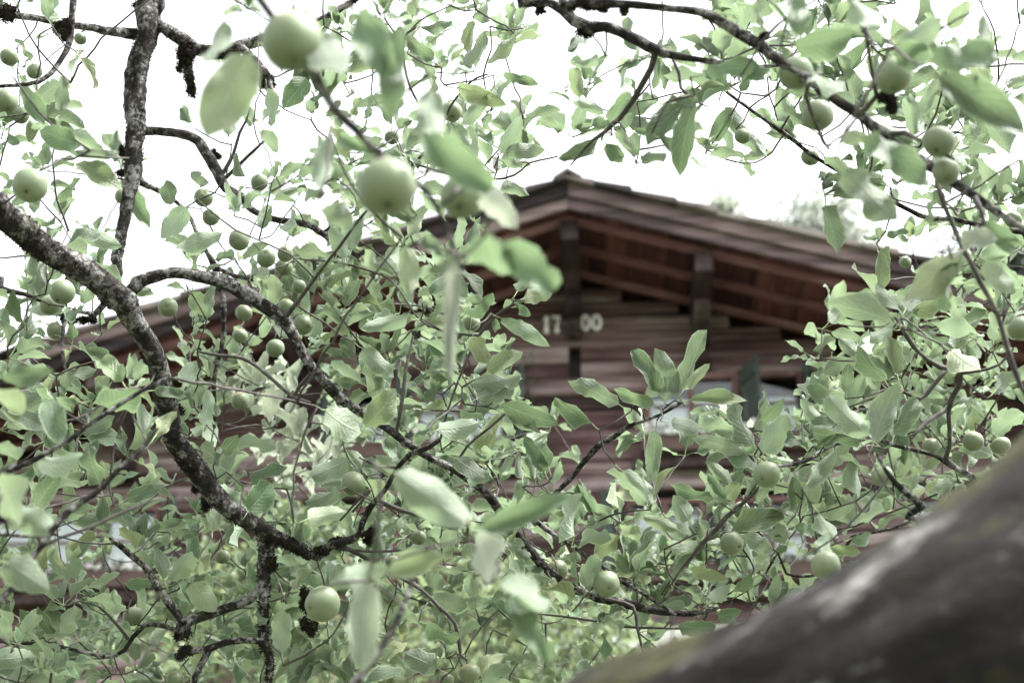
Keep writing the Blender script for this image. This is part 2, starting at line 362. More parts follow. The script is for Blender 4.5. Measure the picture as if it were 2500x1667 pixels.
# --- roof: boards, rafters, purlins, bargeboards, shingles
TH = 0.27                                    # roof edge height above the soffit boards
for s in (-1, 1):
    u = 0.0; i = 0
    while u < EAVE - 0.05:
        wdt = min(rng.uniform(0.17, 0.27), EAVE - u)
        a, b_ = u + 0.006, u + wdt - 0.006; dz = rng.uniform(0, 0.02)
        f = lambda p, v: hl(U0 + s * p[0], v, roofz(U0 + p[0], p[1]))
        prof = [(a, TH + dz), (b_, TH + dz), (b_, TH - 0.03 + dz), (a, TH - 0.03 + dz)]
        mb = MB().prism(prof if s < 0 else prof[::-1], VV + 0.06, VW + 0.3, f)
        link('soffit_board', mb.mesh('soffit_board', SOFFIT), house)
        u += wdt; i += 1
    # rafters parallel to the verge, below the boards
    for v0, wd, dp in ((VV + 0.22, 0.09, 0.085), (VV + 0.80, 0.10, 0.085), (VV + 1.37, 0.09, 0.085)):
        f = lambda p, u: hl(U0 + s * u, p[0], roofz(U0 + u, p[1]))
        prof = [(v0, TH + 0.022), (v0 + wd, TH + 0.022), (v0 + wd, TH + dp), (v0, TH + dp)]
        mb = MB().prism(prof, 0.003, EAVE - 0.06, f); link('rafter', mb.mesh('rafter', RAFTER), house)
    # bargeboards: an upper and a set-back lower board, each in lengths
    for (v0, v1, d0, d1) in ((VV - 0.05, VV, 0.045, 0.195), (VV, VV + 0.045, 0.17, 0.33)):
        u = 0.0
        while u < EAVE:
            ln = rng.uniform(2.6, 3.6); e = min(EAVE, u + ln)
            if EAVE - e < 0.8: e = EAVE
            dv = rng.uniform(-0.006, 0.006)
            f = lambda p, q: hl(U0 + s * q, p[0] + dv, roofz(U0 + q, p[1]))
            prof = [(v0, d0), (v1, d0), (v1, d1), (v0, d1)]
            mb = MB().prism(prof, u + 0.003, e - 0.003, f); link('bargeboard', mb.mesh('bargeboard', BARGE), house)
            u = e
    # shingle ends along the verge: each course laps over the one below it
    u = EAVE; 
    while u > 0.0:
        ln = rng.uniform(0.33, 0.47); a = max(u - ln, 0.0)
        lift = rng.uniform(0.0, 0.012)
        ov = rng.uniform(0.09, 0.16)
        f = lambda p, v: hl(U0 + s * p[0], v, roofz(U0 + p[0], p[1]))
        prof = [(a, 0.042), (u, 0.042), (u, -0.028 - lift), (a, 0.008 - lift)]
        mb = MB().prism(prof if s < 0 else prof[::-1], VV - ov, VV + 0.4, f); link('shingle', mb.mesh('shingle', SHINGLE), house)
        u = a
    # the roof cover behind the edge: rippled by the courses
    mb = MB(); rows = 40; vs_ = []; 
    pts = []
    for r in range(rows):
        a = EAVE * r / rows; b_ = EAVE * (r + 1) / rows
        pts += [(a, 0.0), (b_, -0.03)]
    ring = [(p, d) for p, d in pts] + [(EAVE, 0.23), (0.0, 0.23)]
    f = lambda p, v: hl(U0 + s * p[0], v, roofz(U0 + p[0], p[1]))
    n = len(pts); vv = [f(p, VV + 0.4) for p in pts] + [f(p, VB + 1.2) for p in pts] + [f((p[0], 0.23), VV + 0.05) for p in pts] + [f((p[0], 0.23), VB + 1.2) for p in pts]
    ff = [(i, i + 1, n + i + 1, n + i) for i in range(n - 1)] + [(2*n + i, 3*n + i, 3*n + i + 1, 2*n + i + 1) for i in range(n - 1)]
    link('roof_cover', mesh('roof_cover', vv, ff, SHINGLE), house)
# ridge cap
mb = MB().prism([(-0.16, 0.045), (0.0, -0.06), (0.16, 0.045), (0.16, 0.015), (0.0, -0.10), (-0.16, 0.015)][::-1], VV - 0.14, VB + 1.2, lambda p, v: hl(U0 + p[0], v, ZR - p[1]))
link('ridge_cap', mb.mesh('ridge_cap', SHINGLE), house)
for du in (0.0, 1.42, 3.2, 5.0, 6.75, -1.42, -3.2, -5.0, -6.75):
    uu = U0 + du; zt = roofz(uu, TH + 0.085) - (0.03 if du == 0 else 0.02)
    hw = 0.095
    mb = MB().prism([(uu - hw, zt), (uu + hw, zt), (uu + hw, zt - 0.24), (uu - hw, zt - 0.24)][::-1], VV + 0.16, VW + 0.1, lambda p, v: hl(p[0], v, p[1]))
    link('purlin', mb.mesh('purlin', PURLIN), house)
    for j, (out_, h0, h1) in enumerate(((0.72, 0.242, 0.42), (0.46, 0.422, 0.60), (0.24, 0.602, 0.78))):
        if du == 0 and j == 2: out_ = 0.2
        mb = MB().prism([(VW - out_, zt - h0), (VW + 0.1, zt - h0), (VW + 0.1, zt - h1), (VW - out_ + 0.13, zt - h1), (VW - out_ + 0.03, zt - (h0 + h1) / 2 - 0.03)], uu - hw + 0.008, uu + hw - 0.008, lambda p, s: hl(s, p[0], p[1]))
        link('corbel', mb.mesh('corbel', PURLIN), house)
# --- vent
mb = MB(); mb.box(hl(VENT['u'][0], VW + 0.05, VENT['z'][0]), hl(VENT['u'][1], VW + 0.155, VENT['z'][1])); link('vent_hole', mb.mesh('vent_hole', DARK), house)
# --- numerals 1 7 0 0
def numeral(ch, uc, zc_, wd, ht):
    mb = MB(); v0, v1 = VW - 0.045, VW - 0.015
    def poly(pts): mb.prism([(uc + (x - 0.5) * wd, zc_ + (y - 0.5) * ht) for x, y in pts], v0, v1, lambda p, s: hl(p[0], s, p[1]))
    if ch == '1': poly([(0.22, 0), (0.82, 0), (0.66, 0.5), (0.82, 1.0), (0.4, 1.0), (0.15, 0.84), (0.34, 0.8), (0.38, 0.5)])
    elif ch == '7':
        poly([(0.3, 0.0), (0.85, 0.0), (0.72, 0.42), (0.98, 0.92), (0.72, 0.76), (0.48, 0.45)])
        poly([(0.0, 0.72), (0.12, 0.95), (0.72, 0.772), (0.98, 0.932), (0.9, 1.03), (0.5, 0.98), (0.18, 1.05), (0.0, 1.0)])
    else:
        n = 20
        for i in range(n):
            a, b_ = 2 * math.pi * i / n, 2 * math.pi * (i + 1) / n
            q = lambda an, k: (0.5 + math.cos(an) * (0.5 if k else 0.2), 0.5 + math.sin(an) * (0.5 if k else 0.34))
            poly([q(a, 1), q(b_, 1), q(b_, 0), q(a, 0)])
    link('numeral', mb.mesh('numeral', NUMERAL), house)
zn = Z(7.58)
numeral('1', -0.615, zn - 0.01, 0.10, 0.21); numeral('7', -0.50, zn - 0.01, 0.105, 0.21); numeral('0', -0.165, zn, 0.115, 0.205); numeral('0', -0.04, zn, 0.125, 0.205)

# --- windows
def window(q):
    (u0, u1), (z0, z1), n = q['u'], q['z'], q['n']
    v0, v1 = VW - 0.03, VW + 0.07; fw = 0.055
    wn = link('window', None, house) if False else empty('window', (0, 0, 0)); wn.parent = house
    wn.location = hl((u0 + u1) / 2, VW, z0)
    def part(name, mb, mat):
        me = mb.mesh(name, mat); me.transform(Matrix.Translation(-wn.location)); return link(name, me, wn)
    for a, b_ in ((u0, u0 + fw), (u1 - fw, u1)):
        part('jamb', MB().box(hl(a, v0, z0 + 0.06), hl(b_, v1, z1 - 0.06)), FRAME)
    part('head', MB().box(hl(u0, v0 - 0.004, z1 - 0.06), hl(u1, v1, z1)), FRAME)
    part('sill', MB().box(hl(u0 - 0.05, v0 - 0.06, z0), hl(u1 + 0.05, v1, z0 + 0.06)), FRAME)
    cw = (u1 - u0 - 2 * fw) / n
    for i in range(n):
        a = u0 + fw + i * cw; b_ = a + cw
        if i: part('mullion', MB().box(hl(a - 0.03, v0 + 0.004, z0 + 0.06), hl(a + 0.03, v1, z1 - 0.06)), FRAME)
        part('pane', MB().box(hl(a + 0.002, v0 + 0.055, z0 + 0.06), hl(b_ - 0.002, v0 + 0.062, z1 - 0.06)), GLASS)
        zm = z0 + (z1 - z0) * 0.55
        part('glazing_bar', MB().box(hl(a + 0.028, v0 + 0.03, zm - 0.012), hl(b_ - 0.028, v0 + 0.052, zm + 0.012)), FRAME)
        # pleated half curtain
        zt = z0 + (z1 - z0) * (0.66 if z0 > Z(5.6) else 0.82); nn = 30
        vv, ff = [], []
        for j in range(nn + 1):
            uu = a + 0.005 + (cw - 0.01) * j / nn; dv = 0.018 * math.sin(j * 1.9) + 0.006 * math.sin(j * 0.7)
            for zz in (z0 + 0.06, zt): vv += [hl(uu, VW + 0.07 + dv, zz), hl(uu, VW + 0.074 + dv, zz)]
        for j in range(nn):
            k = 4 * j; ff += [(k, k + 4, k + 6, k + 2), (k + 1, k + 3, k + 7, k + 5), (k + 2, k + 6, k + 7, k + 3), (k, k + 1, k + 5, k + 4)]
        cu = MB(); cu.add(vv, ff); part('curtain', cu, CURTAIN)
for q in WINS: window(q)
def shutter(uh, z0, z1, wd, ang):
    """board shutter hinged at uh, swung out of the wall; ang measured from the wall plane towards +u"""
    ca, sa = math.cos(ang), math.sin(ang)
    sh = empty('shutter', (0, 0, 0)); sh.parent = house; sh.location = hl(uh, VW - 0.03, z0)
    f = lambda x, y, z: (x * ca - y * sa, -x * sa - y * ca, z)
    nb = 3; bw = wd / nb; ht = z1 - z0
    for i in range(nb):
        mb = MB().prism([(i * bw + 0.003, 0), ((i + 1) * bw - 0.003, 0), ((i + 1) * bw - 0.003, 0.028), (i * bw + 0.003, 0.028)], 0, ht, lambda p, z: f(p[0], p[1], z))
        link('board', mb.mesh('board', SHUT), sh)
    for zz in (0.12, ht - 0.2):
        for y0, y1 in ((-0.024, -0.001), (0.029, 0.05)):
            mb = MB().prism([(0.02, y0), (wd - 0.02, y0), (wd - 0.02, y1), (0.02, y1)], zz, zz + 0.08, lambda p, z: f(p[0], p[1], z)); link('ledge', mb.mesh('ledge', SHUT), sh)
R_ = math.radians
for uh, zz, ang in ((1.56, (6.06, 6.92), 68), (2.34, (6.06, 6.92), 108), (-2.16, (6.06, 6.92), 100), (-1.0, (6.06, 6.92), 70), (-2.9, (6.06, 6.92), 115),
                    (-4.8, (4.62, 5.5), 60), (1.12, (4.5, 5.42), 80), (0.12, (4.5, 5.42), 110), (2.22, (4.5, 5.42), 75), (-2.15, (4.55, 5.42), 65), (-3.4, (4.55, 5.42), 115)):
    shutter(uh, Z(zz[0]), Z(zz[1]), 0.40, R_(ang))
# cornice boards under the upper windows and under the lower ones
for (a, b_, zz, d) in ((0.3, 2.4, 5.74, 0.16), (-3.0, -0.9, 5.74, 0.16), (-7.1, -4.7, 4.36, 0.2), (0.1, 2.3, 4.3, 0.16)):
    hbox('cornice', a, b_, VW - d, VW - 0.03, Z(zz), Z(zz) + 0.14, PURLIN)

# ================================================================== LEAF SHAPES
def leaf_mesh(name, mat, fold, curl, wave, twist, seed, nv=9, nu=4, rag=0.095, tip=0.5):
    """unit leaf: base at the origin, blade along +Y, length 1, width 1 across X"""
    r = random.Random(seed); vs_, uv, fs = [], [], []
    ang = 0.0; y = z = 0.0; rows = []
    for i in range(nv + 1):
        v = i / nv
        if i:
            ang = curl * (v - 0.3); y += math.cos(ang) / nv; z += math.sin(ang) / nv
        hw = 0.5 * (v ** 0.55) * ((1 - v) ** tip) * (2.0 + 0.28 * (tip - 0.7)) * (1 + r.uniform(-rag, rag) + (rag if i % 2 else -rag) * 0.5)
        tw = twist * (v - 0.3); row = []
        for j in range(nu + 1):
            s = j / nu * 2 - 1
            if (i in (0, nv)) and j not in (0,): row.append(row[0]); continue
            if i in (0, nv): s = 0
            x = s * hw * (1 + (r.uniform(-rag, rag) if abs(s) == 1 else 0))
            zz = fold * abs(s) ** 1.3 * hw + wave * abs(s) ** 2 * math.sin(v * 10 + (2.1 if s > 0 else 0) + seed) * 0.1
            xr = x * math.cos(tw) - zz * math.sin(tw); zr = x * math.sin(tw) + zz * math.cos(tw)
            row.append(len(vs_)); vs_.append((xr, y - math.sin(ang) * zr, z + math.cos(ang) * zr)); uv.append((j / nu if i not in (0, nv) else 0.5, v))
        rows.append(row)
    for i in range(nv):
        for j in range(nu):
            q = [rows[i][j], rows[i][j + 1], rows[i + 1][j + 1], rows[i + 1][j]]
            q2 = []
            for k in q:
                if k not in q2: q2.append(k)
            if len(q2) >= 3: fs.append(tuple(q2))
    # straighten so that the tip lies on +Y again
    a = math.atan2(z, y); ca, sa = math.cos(-a), math.sin(-a); ln = math.hypot(y, z)
    vs_ = [(x, (yy * ca - zz * sa) / ln, (yy * sa + zz * ca) / ln) for x, yy, zz in vs_]
    return mesh(name, vs_, fs, mat, True, uvs=uv), np.array(vs_, dtype=np.float64), fs, uv
SHAPES = []
for i in range(16):
    r = random.Random(100 + i)
    if i < 9: SHAPES.append(dict(fold=r.uniform(0.08, 0.4), curl=-r.uniform(0.2, 1.0), wave=r.uniform(0.5, 1.4), twist=r.uniform(-0.4, 0.4), seed=i, tip=r.uniform(0.58, 0.85))); continue
    SHAPES.append(dict(fold=r.uniform(0.2, 0.95), curl=-r.uniform(0.2, 1.7) if r.random() < 0.8 else r.uniform(0.1, 0.8), wave=r.uniform(0.6, 2.3), twist=r.uniform(-0.7, 0.7), seed=i, tip=r.uniform(0.62, 0.92)))
LEAVES = {}
for nm, mt in (('g', LEAF), ('p', PALE)):
    LEAVES[nm] = [leaf_mesh('leaf', mt, **s) for s in SHAPES]

# ================================================================== THE APPLE TREES
SEG_CAP = 300
class Tree:
    def __init__(s, base, label):
        s.base = Vector(base); s.root = empty('apple_tree', base); tag(s.root, label, 'tree', 'apple trees in the garden')
        s.leaves = []; s.tw = MB(); s.tw2 = MB()
TL = Tree((-1.85, 1.95, 0.0), 'apple tree with a crooked mossy limb bending down across the chalet')
TR = Tree((1.4, 1.05, 0.0), 'apple tree with a thick leaning grey limb and long arching twigs over the roof')
SK_P, SK_T, SK_R = [], [], []               # skeleton points, tree, radius

def smooth_path(pts, step):
    """Catmull-Rom through (Vector, radius) at about the given step"""
    out = []
    n = len(pts)
    for i in range(n - 1):
        p0, p1, p2, p3 = pts[max(i-1, 0)], pts[i], pts[i+1], pts[min(i+2, n-1)]
        k = max(1, int((p2[0] - p1[0]).length / step))
        for j in range(k):
            t_ = j / k; t2, t3 = t_*t_, t_*t_*t_
            c = 0.5 * ((2*p1[0]) + (p2[0]-p0[0])*t_ + (2*p0[0]-5*p1[0]+4*p2[0]-p3[0])*t2 + (3*p1[0]-p0[0]-3*p2[0]+p3[0])*t3)
            out.append((c, p1[1] + (p2[1]-p1[1]) * t_))
    out.append(pts[-1]); return out
def tube(path, sides, mb=None, rough=0.0, seed=0, cap=True, ridge=0.0):
    mb = mb or MB(); v, f = [], []
    r = random.Random(seed); up = Vector((0.31, 0.2, 0.93)); n = len(path)
    T0 = (path[min(1, n-1)][0] - path[0][0]).normalized()
    a = T0.cross(up); a = a.normalized() if a.length > 1e-4 else Vector((1, 0, 0))
    ph = [r.uniform(0, 6.28) for _ in range(6)]
    for i, (c, rad) in enumerate(path):
        T = (path[min(i+1, n-1)][0] - path[max(i-1, 0)][0])
        T = T.normalized() if T.length > 1e-9 else T0
        a = (a - T * a.dot(T)); a = a.normalized() if a.length > 1e-6 else T.orthogonal().normalized()
        b_ = T.cross(a)
        for k in range(sides):
            th = 2 * math.pi * k / sides; rr = rad
            if rough:
                rr *= 1 + rough * (0.45 * math.sin(2*th + i*0.31 + ph[0]) + 0.4 * math.sin(3*th - i*0.53 + ph[1]) + 0.35 * math.sin(i*0.9 + ph[2]) * math.sin(th + ph[3]) + r.uniform(-0.55, 0.55))
            if ridge:
                rr *= 1 + ridge * (abs(math.sin(5.5 * th + 0.9 * math.sin(i * 0.21) + ph[4])) - 0.5 + 0.6 * math.sin(i * 0.33 + 2 * math.sin(th * 2)) * math.sin(i * 0.12 + th) + 0.5 * math.sin(i * 0.61 + 4 * th))
            v.append(c + (a * math.cos(th) + b_ * math.sin(th)) * rr)
    for i in range(n - 1):
        for k in range(sides):
            k2 = (k + 1) % sides; f.append((i*sides+k, i*sides+k2, (i+1)*sides+k2, (i+1)*sides+k))
    if cap: f += [tuple(range(sides))[::-1], tuple((n-1)*sides + k for k in range(sides))]
    return mb.add(v, f)
def branch(tree, pts, pre=(), post=(), name='branch', rough=None, d=2.3, fuzz=0, mat=None):
    """traced limb: pts = (px, py, width px[, depth]); pre/post = world points (x, y, z, radius) outside the view"""
    path = [(Vector(q[:3]), q[3]) for q in pre]
    for q in pts:
        dd = q[3] if len(q) > 3 else d
        path.append((P(q[0], q[1], dd), 0.5 * q[2] * dd / F))
    path += [(Vector(q[:3]), q[3]) for q in post]
    mr = max(r for _, r in path)
    step = 0.012 if mr > 0.006 else 0.015
    if mr > 0.05: step = 0.016
    sp = smooth_path(path, step)
    sides = 28 if mr > 0.05 else 14 if mr > 0.009 else 8 if mr > 0.003 else 6
    rg = rough if rough is not None else (0.07 if mr > 0.05 else 0.2 if mr > 0.009 else 0.24)
    mb = tube(sp, 44 if mat else sides, rough=rg, seed=len(SK_P), ridge=0.055 if mat else 0.0)
    me = mesh(name, [Vector(v) - tree.base for v in mb.v], mb.f, mat or (BARK if mr > 0.0045 else TWIG), True)
    o = link(name, me, tree.root)
    if fuzz:
        r = random.Random(fuzz); fz = MB(); ph = [r.uniform(0, 6) for _ in range(3)]; npre = len(pre)
        vis = [i for i, q in enumerate(sp) if q[0].y > 0 and -100 < 1250 + (q[0] - cam.location).x / (q[0] - cam.location).dot(FWD) * F < 2600]
        for _ in range(fuzz):
            i = r.choice(vis[1:-1]); c, rad = sp[i]; T = (sp[i+1][0] - sp[i-1][0]).normalized()
            dn = Vector((r.gauss(0, .8), r.gauss(0, .8), r.gauss(-.5, .8))); dn = (dn - T * dn.dot(T)).normalized()
            m_ = math.sin(i * 0.37 + ph[0]) + math.sin(i * 0.13 + ph[1]) + math.sin(i * 0.91 + ph[2]) * 0.6
            if m_ < r.uniform(-0.6, 1.4): continue
            p = c + dn * rad * 0.93 + T * r.uniform(-.01, .01); dv = (dn + Vector((r.gauss(0, .45), r.gauss(0, .45), r.gauss(-.2, .45)))).normalized()
            w_ = dv.orthogonal().normalized() * r.uniform(0.0006, 0.0016); w2 = dv.cross(w_).normalized() * w_.length
            fz.add([p + w_, p - w_ * 0.5 + w2, p - w_ * 0.5 - w2, p + dv * r.uniform(0.002, 0.0075)], [(0, 1, 3), (1, 2, 3), (2, 0, 3)])
        fo = link('moss_fringe', mesh('moss_fringe', [Vector(v) - tree.base for v in fz.v], fz.f, MOSS), tree.root); fo['kind'] = 'stuff'
    for c, rad in sp[::2]: SK_P.append(c); SK_T.append(tree); SK_R.append(rad)
    return o

def D(pts, d0, d1):
    """give a traced list depths that run from d0 to d1"""
    n = len(pts); return [(p[0], p[1], p[2], d0 + (d1 - d0) * i / (n - 1)) for i, p in enumerate(pts)]
# ---- left tree
branch(TL, D([(-60, 495, 76), (0, 520, 72), (55, 560, 70), (103, 605, 62), (172, 642, 60), (230, 676, 60), (268, 707, 62), (306, 738, 66), (322, 775, 55), (344, 808, 48), (367, 845, 50), (386, 891, 50),
              (394, 937, 53), (405, 982, 55), (413, 1021, 50), (428, 1075, 50), (458, 1118, 52), (487, 1155, 52), (518, 1200, 50), (558, 1240, 46), (607, 1272, 41), (650, 1296, 36), (699, 1321, 30), (748, 1348, 26), (772, 1362, 14)], 1.95, 2.4),
       pre=[(-1.85, 1.95, -0.05, 0.11), (-1.82, 1.9, 0.8, 0.09), (-1.7, 1.85, 1.5, 0.08), (-1.45, 1.75, 2.2, 0.06), (-1.05, 1.68, 2.56, 0.03)], name='main_limb', fuzz=7000)
branch(TL, D([(364, -30, 66), (363, 30, 62), (362, 70, 58), (344, 135, 52), (331, 200, 51), (328, 260, 48), (332, 314, 46), (328, 368, 46), (324, 423, 43), (314, 477, 32), (303, 542, 27), (295, 585, 25), (283, 634, 28), (290, 667, 22), (270, 720, 20), (235, 762, 16), (200, 790, 10)], 2.9, 2.65),
       pre=[(-1.5, 1.77, 2.15, 0.05), (-1.4, 1.95, 3.0, 0.045), (-1.15, 2.15, 3.6, 0.04), (-0.85, 2.26, 3.72, 0.032)], fuzz=6000)
branch(TL, D([(310, 722, 34), (325, 706, 32), (344, 688, 34), (383, 673, 31), (428, 665, 29), (478, 672, 31), (524, 682, 34), (566, 699, 33), (612, 726, 33), (650, 749, 31), (685, 772, 34), (708, 803, 29), (727, 841, 27), (746, 875, 25), (765, 902, 25), (800, 940, 26),
              (832, 974, 26), (876, 1003, 22), (925, 1032, 18), (985, 1075, 17), (1055, 1120, 17), (1103, 1142, 19), (1152, 1175, 23), (1190, 1207, 23), (1218, 1245, 22), (1250, 1294, 22), (1288, 1337, 22), (1320, 1375, 22), (1364, 1413, 23), (1412, 1440, 23), (1461, 1459, 22), (1510, 1470, 22), (1559, 1481, 21), (1613, 1492, 16), (1700, 1497, 12), (1755, 1482, 8)], 2.2, 2.4))
branch(TL, D([(340, 322, 26), (365, 320, 23), (401, 322, 23), (444, 328, 22), (482, 344, 23), (504, 374, 24), (520, 401, 26), (537, 434, 24), (553, 461, 23), (585, 477, 22), (607, 504, 19), (629, 520, 17), (667, 534, 15), (710, 542, 15), (753, 550, 15), (786, 569, 14), (813, 591, 11), (850, 625, 8)], 2.84, 2.6))
branch(TL, D([(537, 434, 11), (569, 379, 10), (585, 325, 8), (602, 293, 6), (612, 262, 4)], 2.75, 2.75))
branch(TL, D([(545, 440, 9), (585, 401, 8), (620, 368, 7), (645, 345, 5)], 2.75, 2.7))
branch(TL, D([(330, 84, 27), (298, 81, 24), (260, 76, 20), (228, 68, 19), (170, 62, 18), (108, 49, 16), (65, 41, 15), (0, 35, 14), (-60, 30, 10)], 2.88, 2.6))
branch(TL, D([(182, -40, 18), (179, 0, 18), (176, 43, 17), (168, 108, 16), (152, 141, 13), (125, 179, 12), (92, 200, 11), (65, 206, 10), (0, 211, 8), (-40, 214, 6)], 2.65, 2.5), pre=[(-1.15, 2.15, 3.58, 0.02), (-0.95, 2.15, 3.45, 0.012)])
branch(TL, D([(365, 60, 34), (390, 62, 32), (428, 87, 35), (455, 105, 38), (477, 119, 32), (520, 127, 32), (564, 122, 32), (607, 106, 27), (650, 96, 24), (720, 70, 20), (800, 40, 14), (880, -10, 10)], 2.88, 2.9), fuzz=3500)
branch(TL, D([(452, 105, 30), (456, 150, 26), (464, 200, 18), (470, 238, 6)], 2.88, 2.85), name='spur')
branch(TL, D([(590, 118, 22), (622, 150, 24), (650, 190, 26), (662, 230, 12)], 2.88, 2.8), name='spur')
branch(TL, D([(493, 596, 12), (510, 623, 14), (525, 652, 18), (537, 699, 13), (545, 737, 14), (547, 786, 13), (540, 850, 11), (522, 925, 11), (523, 980, 10), (523, 1045, 8)], 2.75, 2.75), pre=[tuple(P(440, 500, 2.8)) + (0.004,), tuple(P(330, 440, 2.82)) + (0.006,)][::-1])
branch(TL, D([(525, 652, 12), (569, 672, 12), (607, 680, 10), (660, 700, 7)], 2.75, 2.7))
branch(TL, D([(763, 905, 11), (753, 920, 11), (732, 942, 10), (716, 970, 12), (694, 952, 9), (667, 928, 9), (629, 896, 10), (591, 874, 10), (531, 867, 8), (482, 858, 6)], 2.3, 2.4))
branch(TL, D([(716, 970, 10), (735, 976, 9), (758, 982, 6)], 2.31, 2.3))
branch(TL, D([(640, 1290, 34), (650, 1330, 36), (646, 1375, 34), (645, 1419, 30), (645, 1467, 25), (645, 1522, 23), (645, 1576, 22), (658, 1603, 17), (656, 1667, 14), (650, 1720, 10)], 2.36, 2.3), fuzz=1800)
branch(TL, D([(645, 1425, 24), (607, 1462, 24), (575, 1476, 22), (531, 1492, 22), (499, 1503, 23), (466, 1514, 24), (444, 1530, 30), (436, 1560, 16)], 2.33, 2.3))
branch(TL, D([(450, 1520, 22), (417, 1478, 22), (396, 1451, 21), (374, 1413, 19), (352, 1381, 16), (320, 1354, 15), (287, 1326, 13), (268, 1312, 8)], 2.3, 2.25))
branch(TL, D([(645, 1562, 20), (596, 1562, 18), (553, 1568, 17), (515, 1581, 20), (488, 1587, 18), (450, 1587, 16)], 2.3, 2.3))
branch(TL, D([(512, 1582, 20), (490, 1625, 18), (477, 1652, 16), (470, 1700, 10)], 2.3, 2.3))
branch(TL, D([(440, 1545, 14), (400, 1525, 12), (352, 1526, 11), (325, 1554, 12), (304, 1587, 11), (262, 1603, 9), (233, 1597, 9), (190, 1587, 8), (146, 1578, 8), (98, 1570, 8), (54, 1569, 8), (0, 1566, 6), (-40, 1560, 5)], 2.3, 2.35))
branch(TL, D([(314, 1560, 9), (293, 1532, 9), (260, 1497, 6), (240, 1480, 4)], 2.31, 2.3))
branch(TL, D([(-60, 1195, 12), (0, 1164, 11), (87, 1120, 12), (163, 1077, 12), (238, 1023, 12), (304, 980, 11), (369, 942, 9), (434, 912, 6)], 1.7, 1.75), pre=[(-1.7, 1.85, 1.5, 0.012), (-1.2, 1.7, 1.75, 0.008)])
branch(TL, D([(-40, 1500, 15), (40, 1405, 15), (98, 1337, 14), (163, 1251, 15), (228, 1207, 13), (282, 1153, 12), (347, 1093, 11), (385, 1045, 7)], 1.6, 1.7), pre=[(-1.8, 1.9, 0.9, 0.014), (-1.2, 1.55, 1.3, 0.009)])
branch(TL, D([(40, 1405, 9), (110, 1330, 9), (225, 1285, 8), (300, 1250, 8), (390, 1215, 5)], 1.62, 1.7))
branch(TL, D([(-40, 1305, 9), (20, 1306, 9), (90, 1310, 9), (140, 1303, 6)], 1.62, 1.64), pre=[(-1.2, 1.55, 1.3, 0.006)])
branch(TL, D([(-40, 690, 18), (0, 703, 18), (23, 711, 15), (60, 718, 11), (100, 735, 8)], 2.4, 2.4), pre=[(-1.45, 1.75, 2.2, 0.014), (-1.1, 1.95, 2.4, 0.01)])
branch(TL, D([(225, 765, 12), (190, 760, 12), (165, 772, 14), (155, 800, 9), (152, 850, 8), (160, 905, 6)], 2.6, 2.5))
branch(TL, D([(-30, 880, 22), (10, 868, 20), (40, 850, 16), (62, 835, 8)], 2.2, 2.2), pre=[(-1.45, 1.75, 2.2, 0.014), (-1.0, 1.8, 2.25, 0.011)])
branch(TL, D([(1223, 1250, 16), (1261, 1261, 16), (1304, 1267, 16), (1331, 1289, 13), (1369, 1316, 12), (1412, 1343, 11), (1450, 1370, 10), (1483, 1392, 9), (1526, 1424, 9), (1570, 1448, 8), (1650, 1500, 7)], 2.36, 2.3))
branch(TL, D([(1304, 1265, 12), (1334, 1223, 12), (1391, 1172, 13), (1423, 1131, 15), (1461, 1088, 15), (1499, 1066, 13), (1537, 1039, 10), (1575, 1026, 8), (1613, 1012, 7), (1666, 980, 8)], 2.35, 2.25))
branch(TL, D([(1480, 1462, 9), (1545, 1480, 10), (1555, 1530, 8), (1570, 1590, 7), (1580, 1640, 5)], 2.36, 2.36))
branch(TL, D([(1700, 1530, 5), (1600, 1532, 6), (1520, 1528, 7), (1440, 1513, 7), (1380, 1505, 6), (1310, 1498, 4)], 2.37, 2.4), pre=[tuple(P(1730, 1490, 2.37)) + (0.003,)])
branch(TL, D([(775, 1360, 18), (800, 1335, 20), (830, 1325, 20), (870, 1310, 17), (893, 1260, 17), (915, 1225, 14), (940, 1195, 12), (965, 1150, 11), (1000, 1110, 12), (1040, 1095, 11), (1075, 1072, 9)], 2.38, 2.2))
branch(TL, D([(925, 1222, 10), (965, 1240, 10), (1010, 1255, 9), (1055, 1270, 7), (1100, 1290, 5)], 2.32, 2.3))
branch(TL, D([(965, 1140, 10), (930, 1140, 9), (895, 1125, 7)], 2.25, 2.25))
branch(TL, D([(975, 1020, 9), (985, 960, 10), (990, 905, 9), (1000, 860, 7), (1010, 820, 5)], 2.25, 2.3), pre=[tuple(P(965, 1062, 2.3)) + (0.003,)])
branch(TL, D([(860, 1250, 6), (905, 1195, 8), (880, 1215, 6), (830, 1270, 6)], 2.32, 2.34))
branch(TL, D([(1010, 1340, 5), (950, 1345, 7), (890, 1345, 7), (820, 1338, 8)][::-1], 2.36, 2.3))
branch(TL, D([(830, 1330, 10), (900, 1365, 9), (960, 1400, 9), (1030, 1440, 9), (1070, 1480, 10), (1110, 1520, 10), (1122, 1570, 10), (1125, 1600, 8), (1140, 1610, 7)], 2.36, 2.3))
branch(TL, D([(1100, 1160, 10), (1140, 1090, 7), (1200, 1040, 6), (1240, 1005, 5)], 2.33, 2.3))
branch(TL, D([(1075, 1072, 6), (1100, 980, 6), (1140, 880, 7), (1170, 818, 8), (1205, 775, 8), (1250, 745, 7), (1282, 730, 5)], 2.25, 2.25))
branch(TL, D([(1170, 818, 6), (1120, 815, 6), (1060, 800, 6), (1020, 775, 5), (960, 690, 5), (900, 660, 5), (820, 640, 5)], 2.25, 2.4))
branch(TL, D([(700, 770, 12), (735, 725, 10), (780, 665, 9), (830, 600, 8), (870, 545, 7), (895, 515, 5)], 2.2, 2.0))
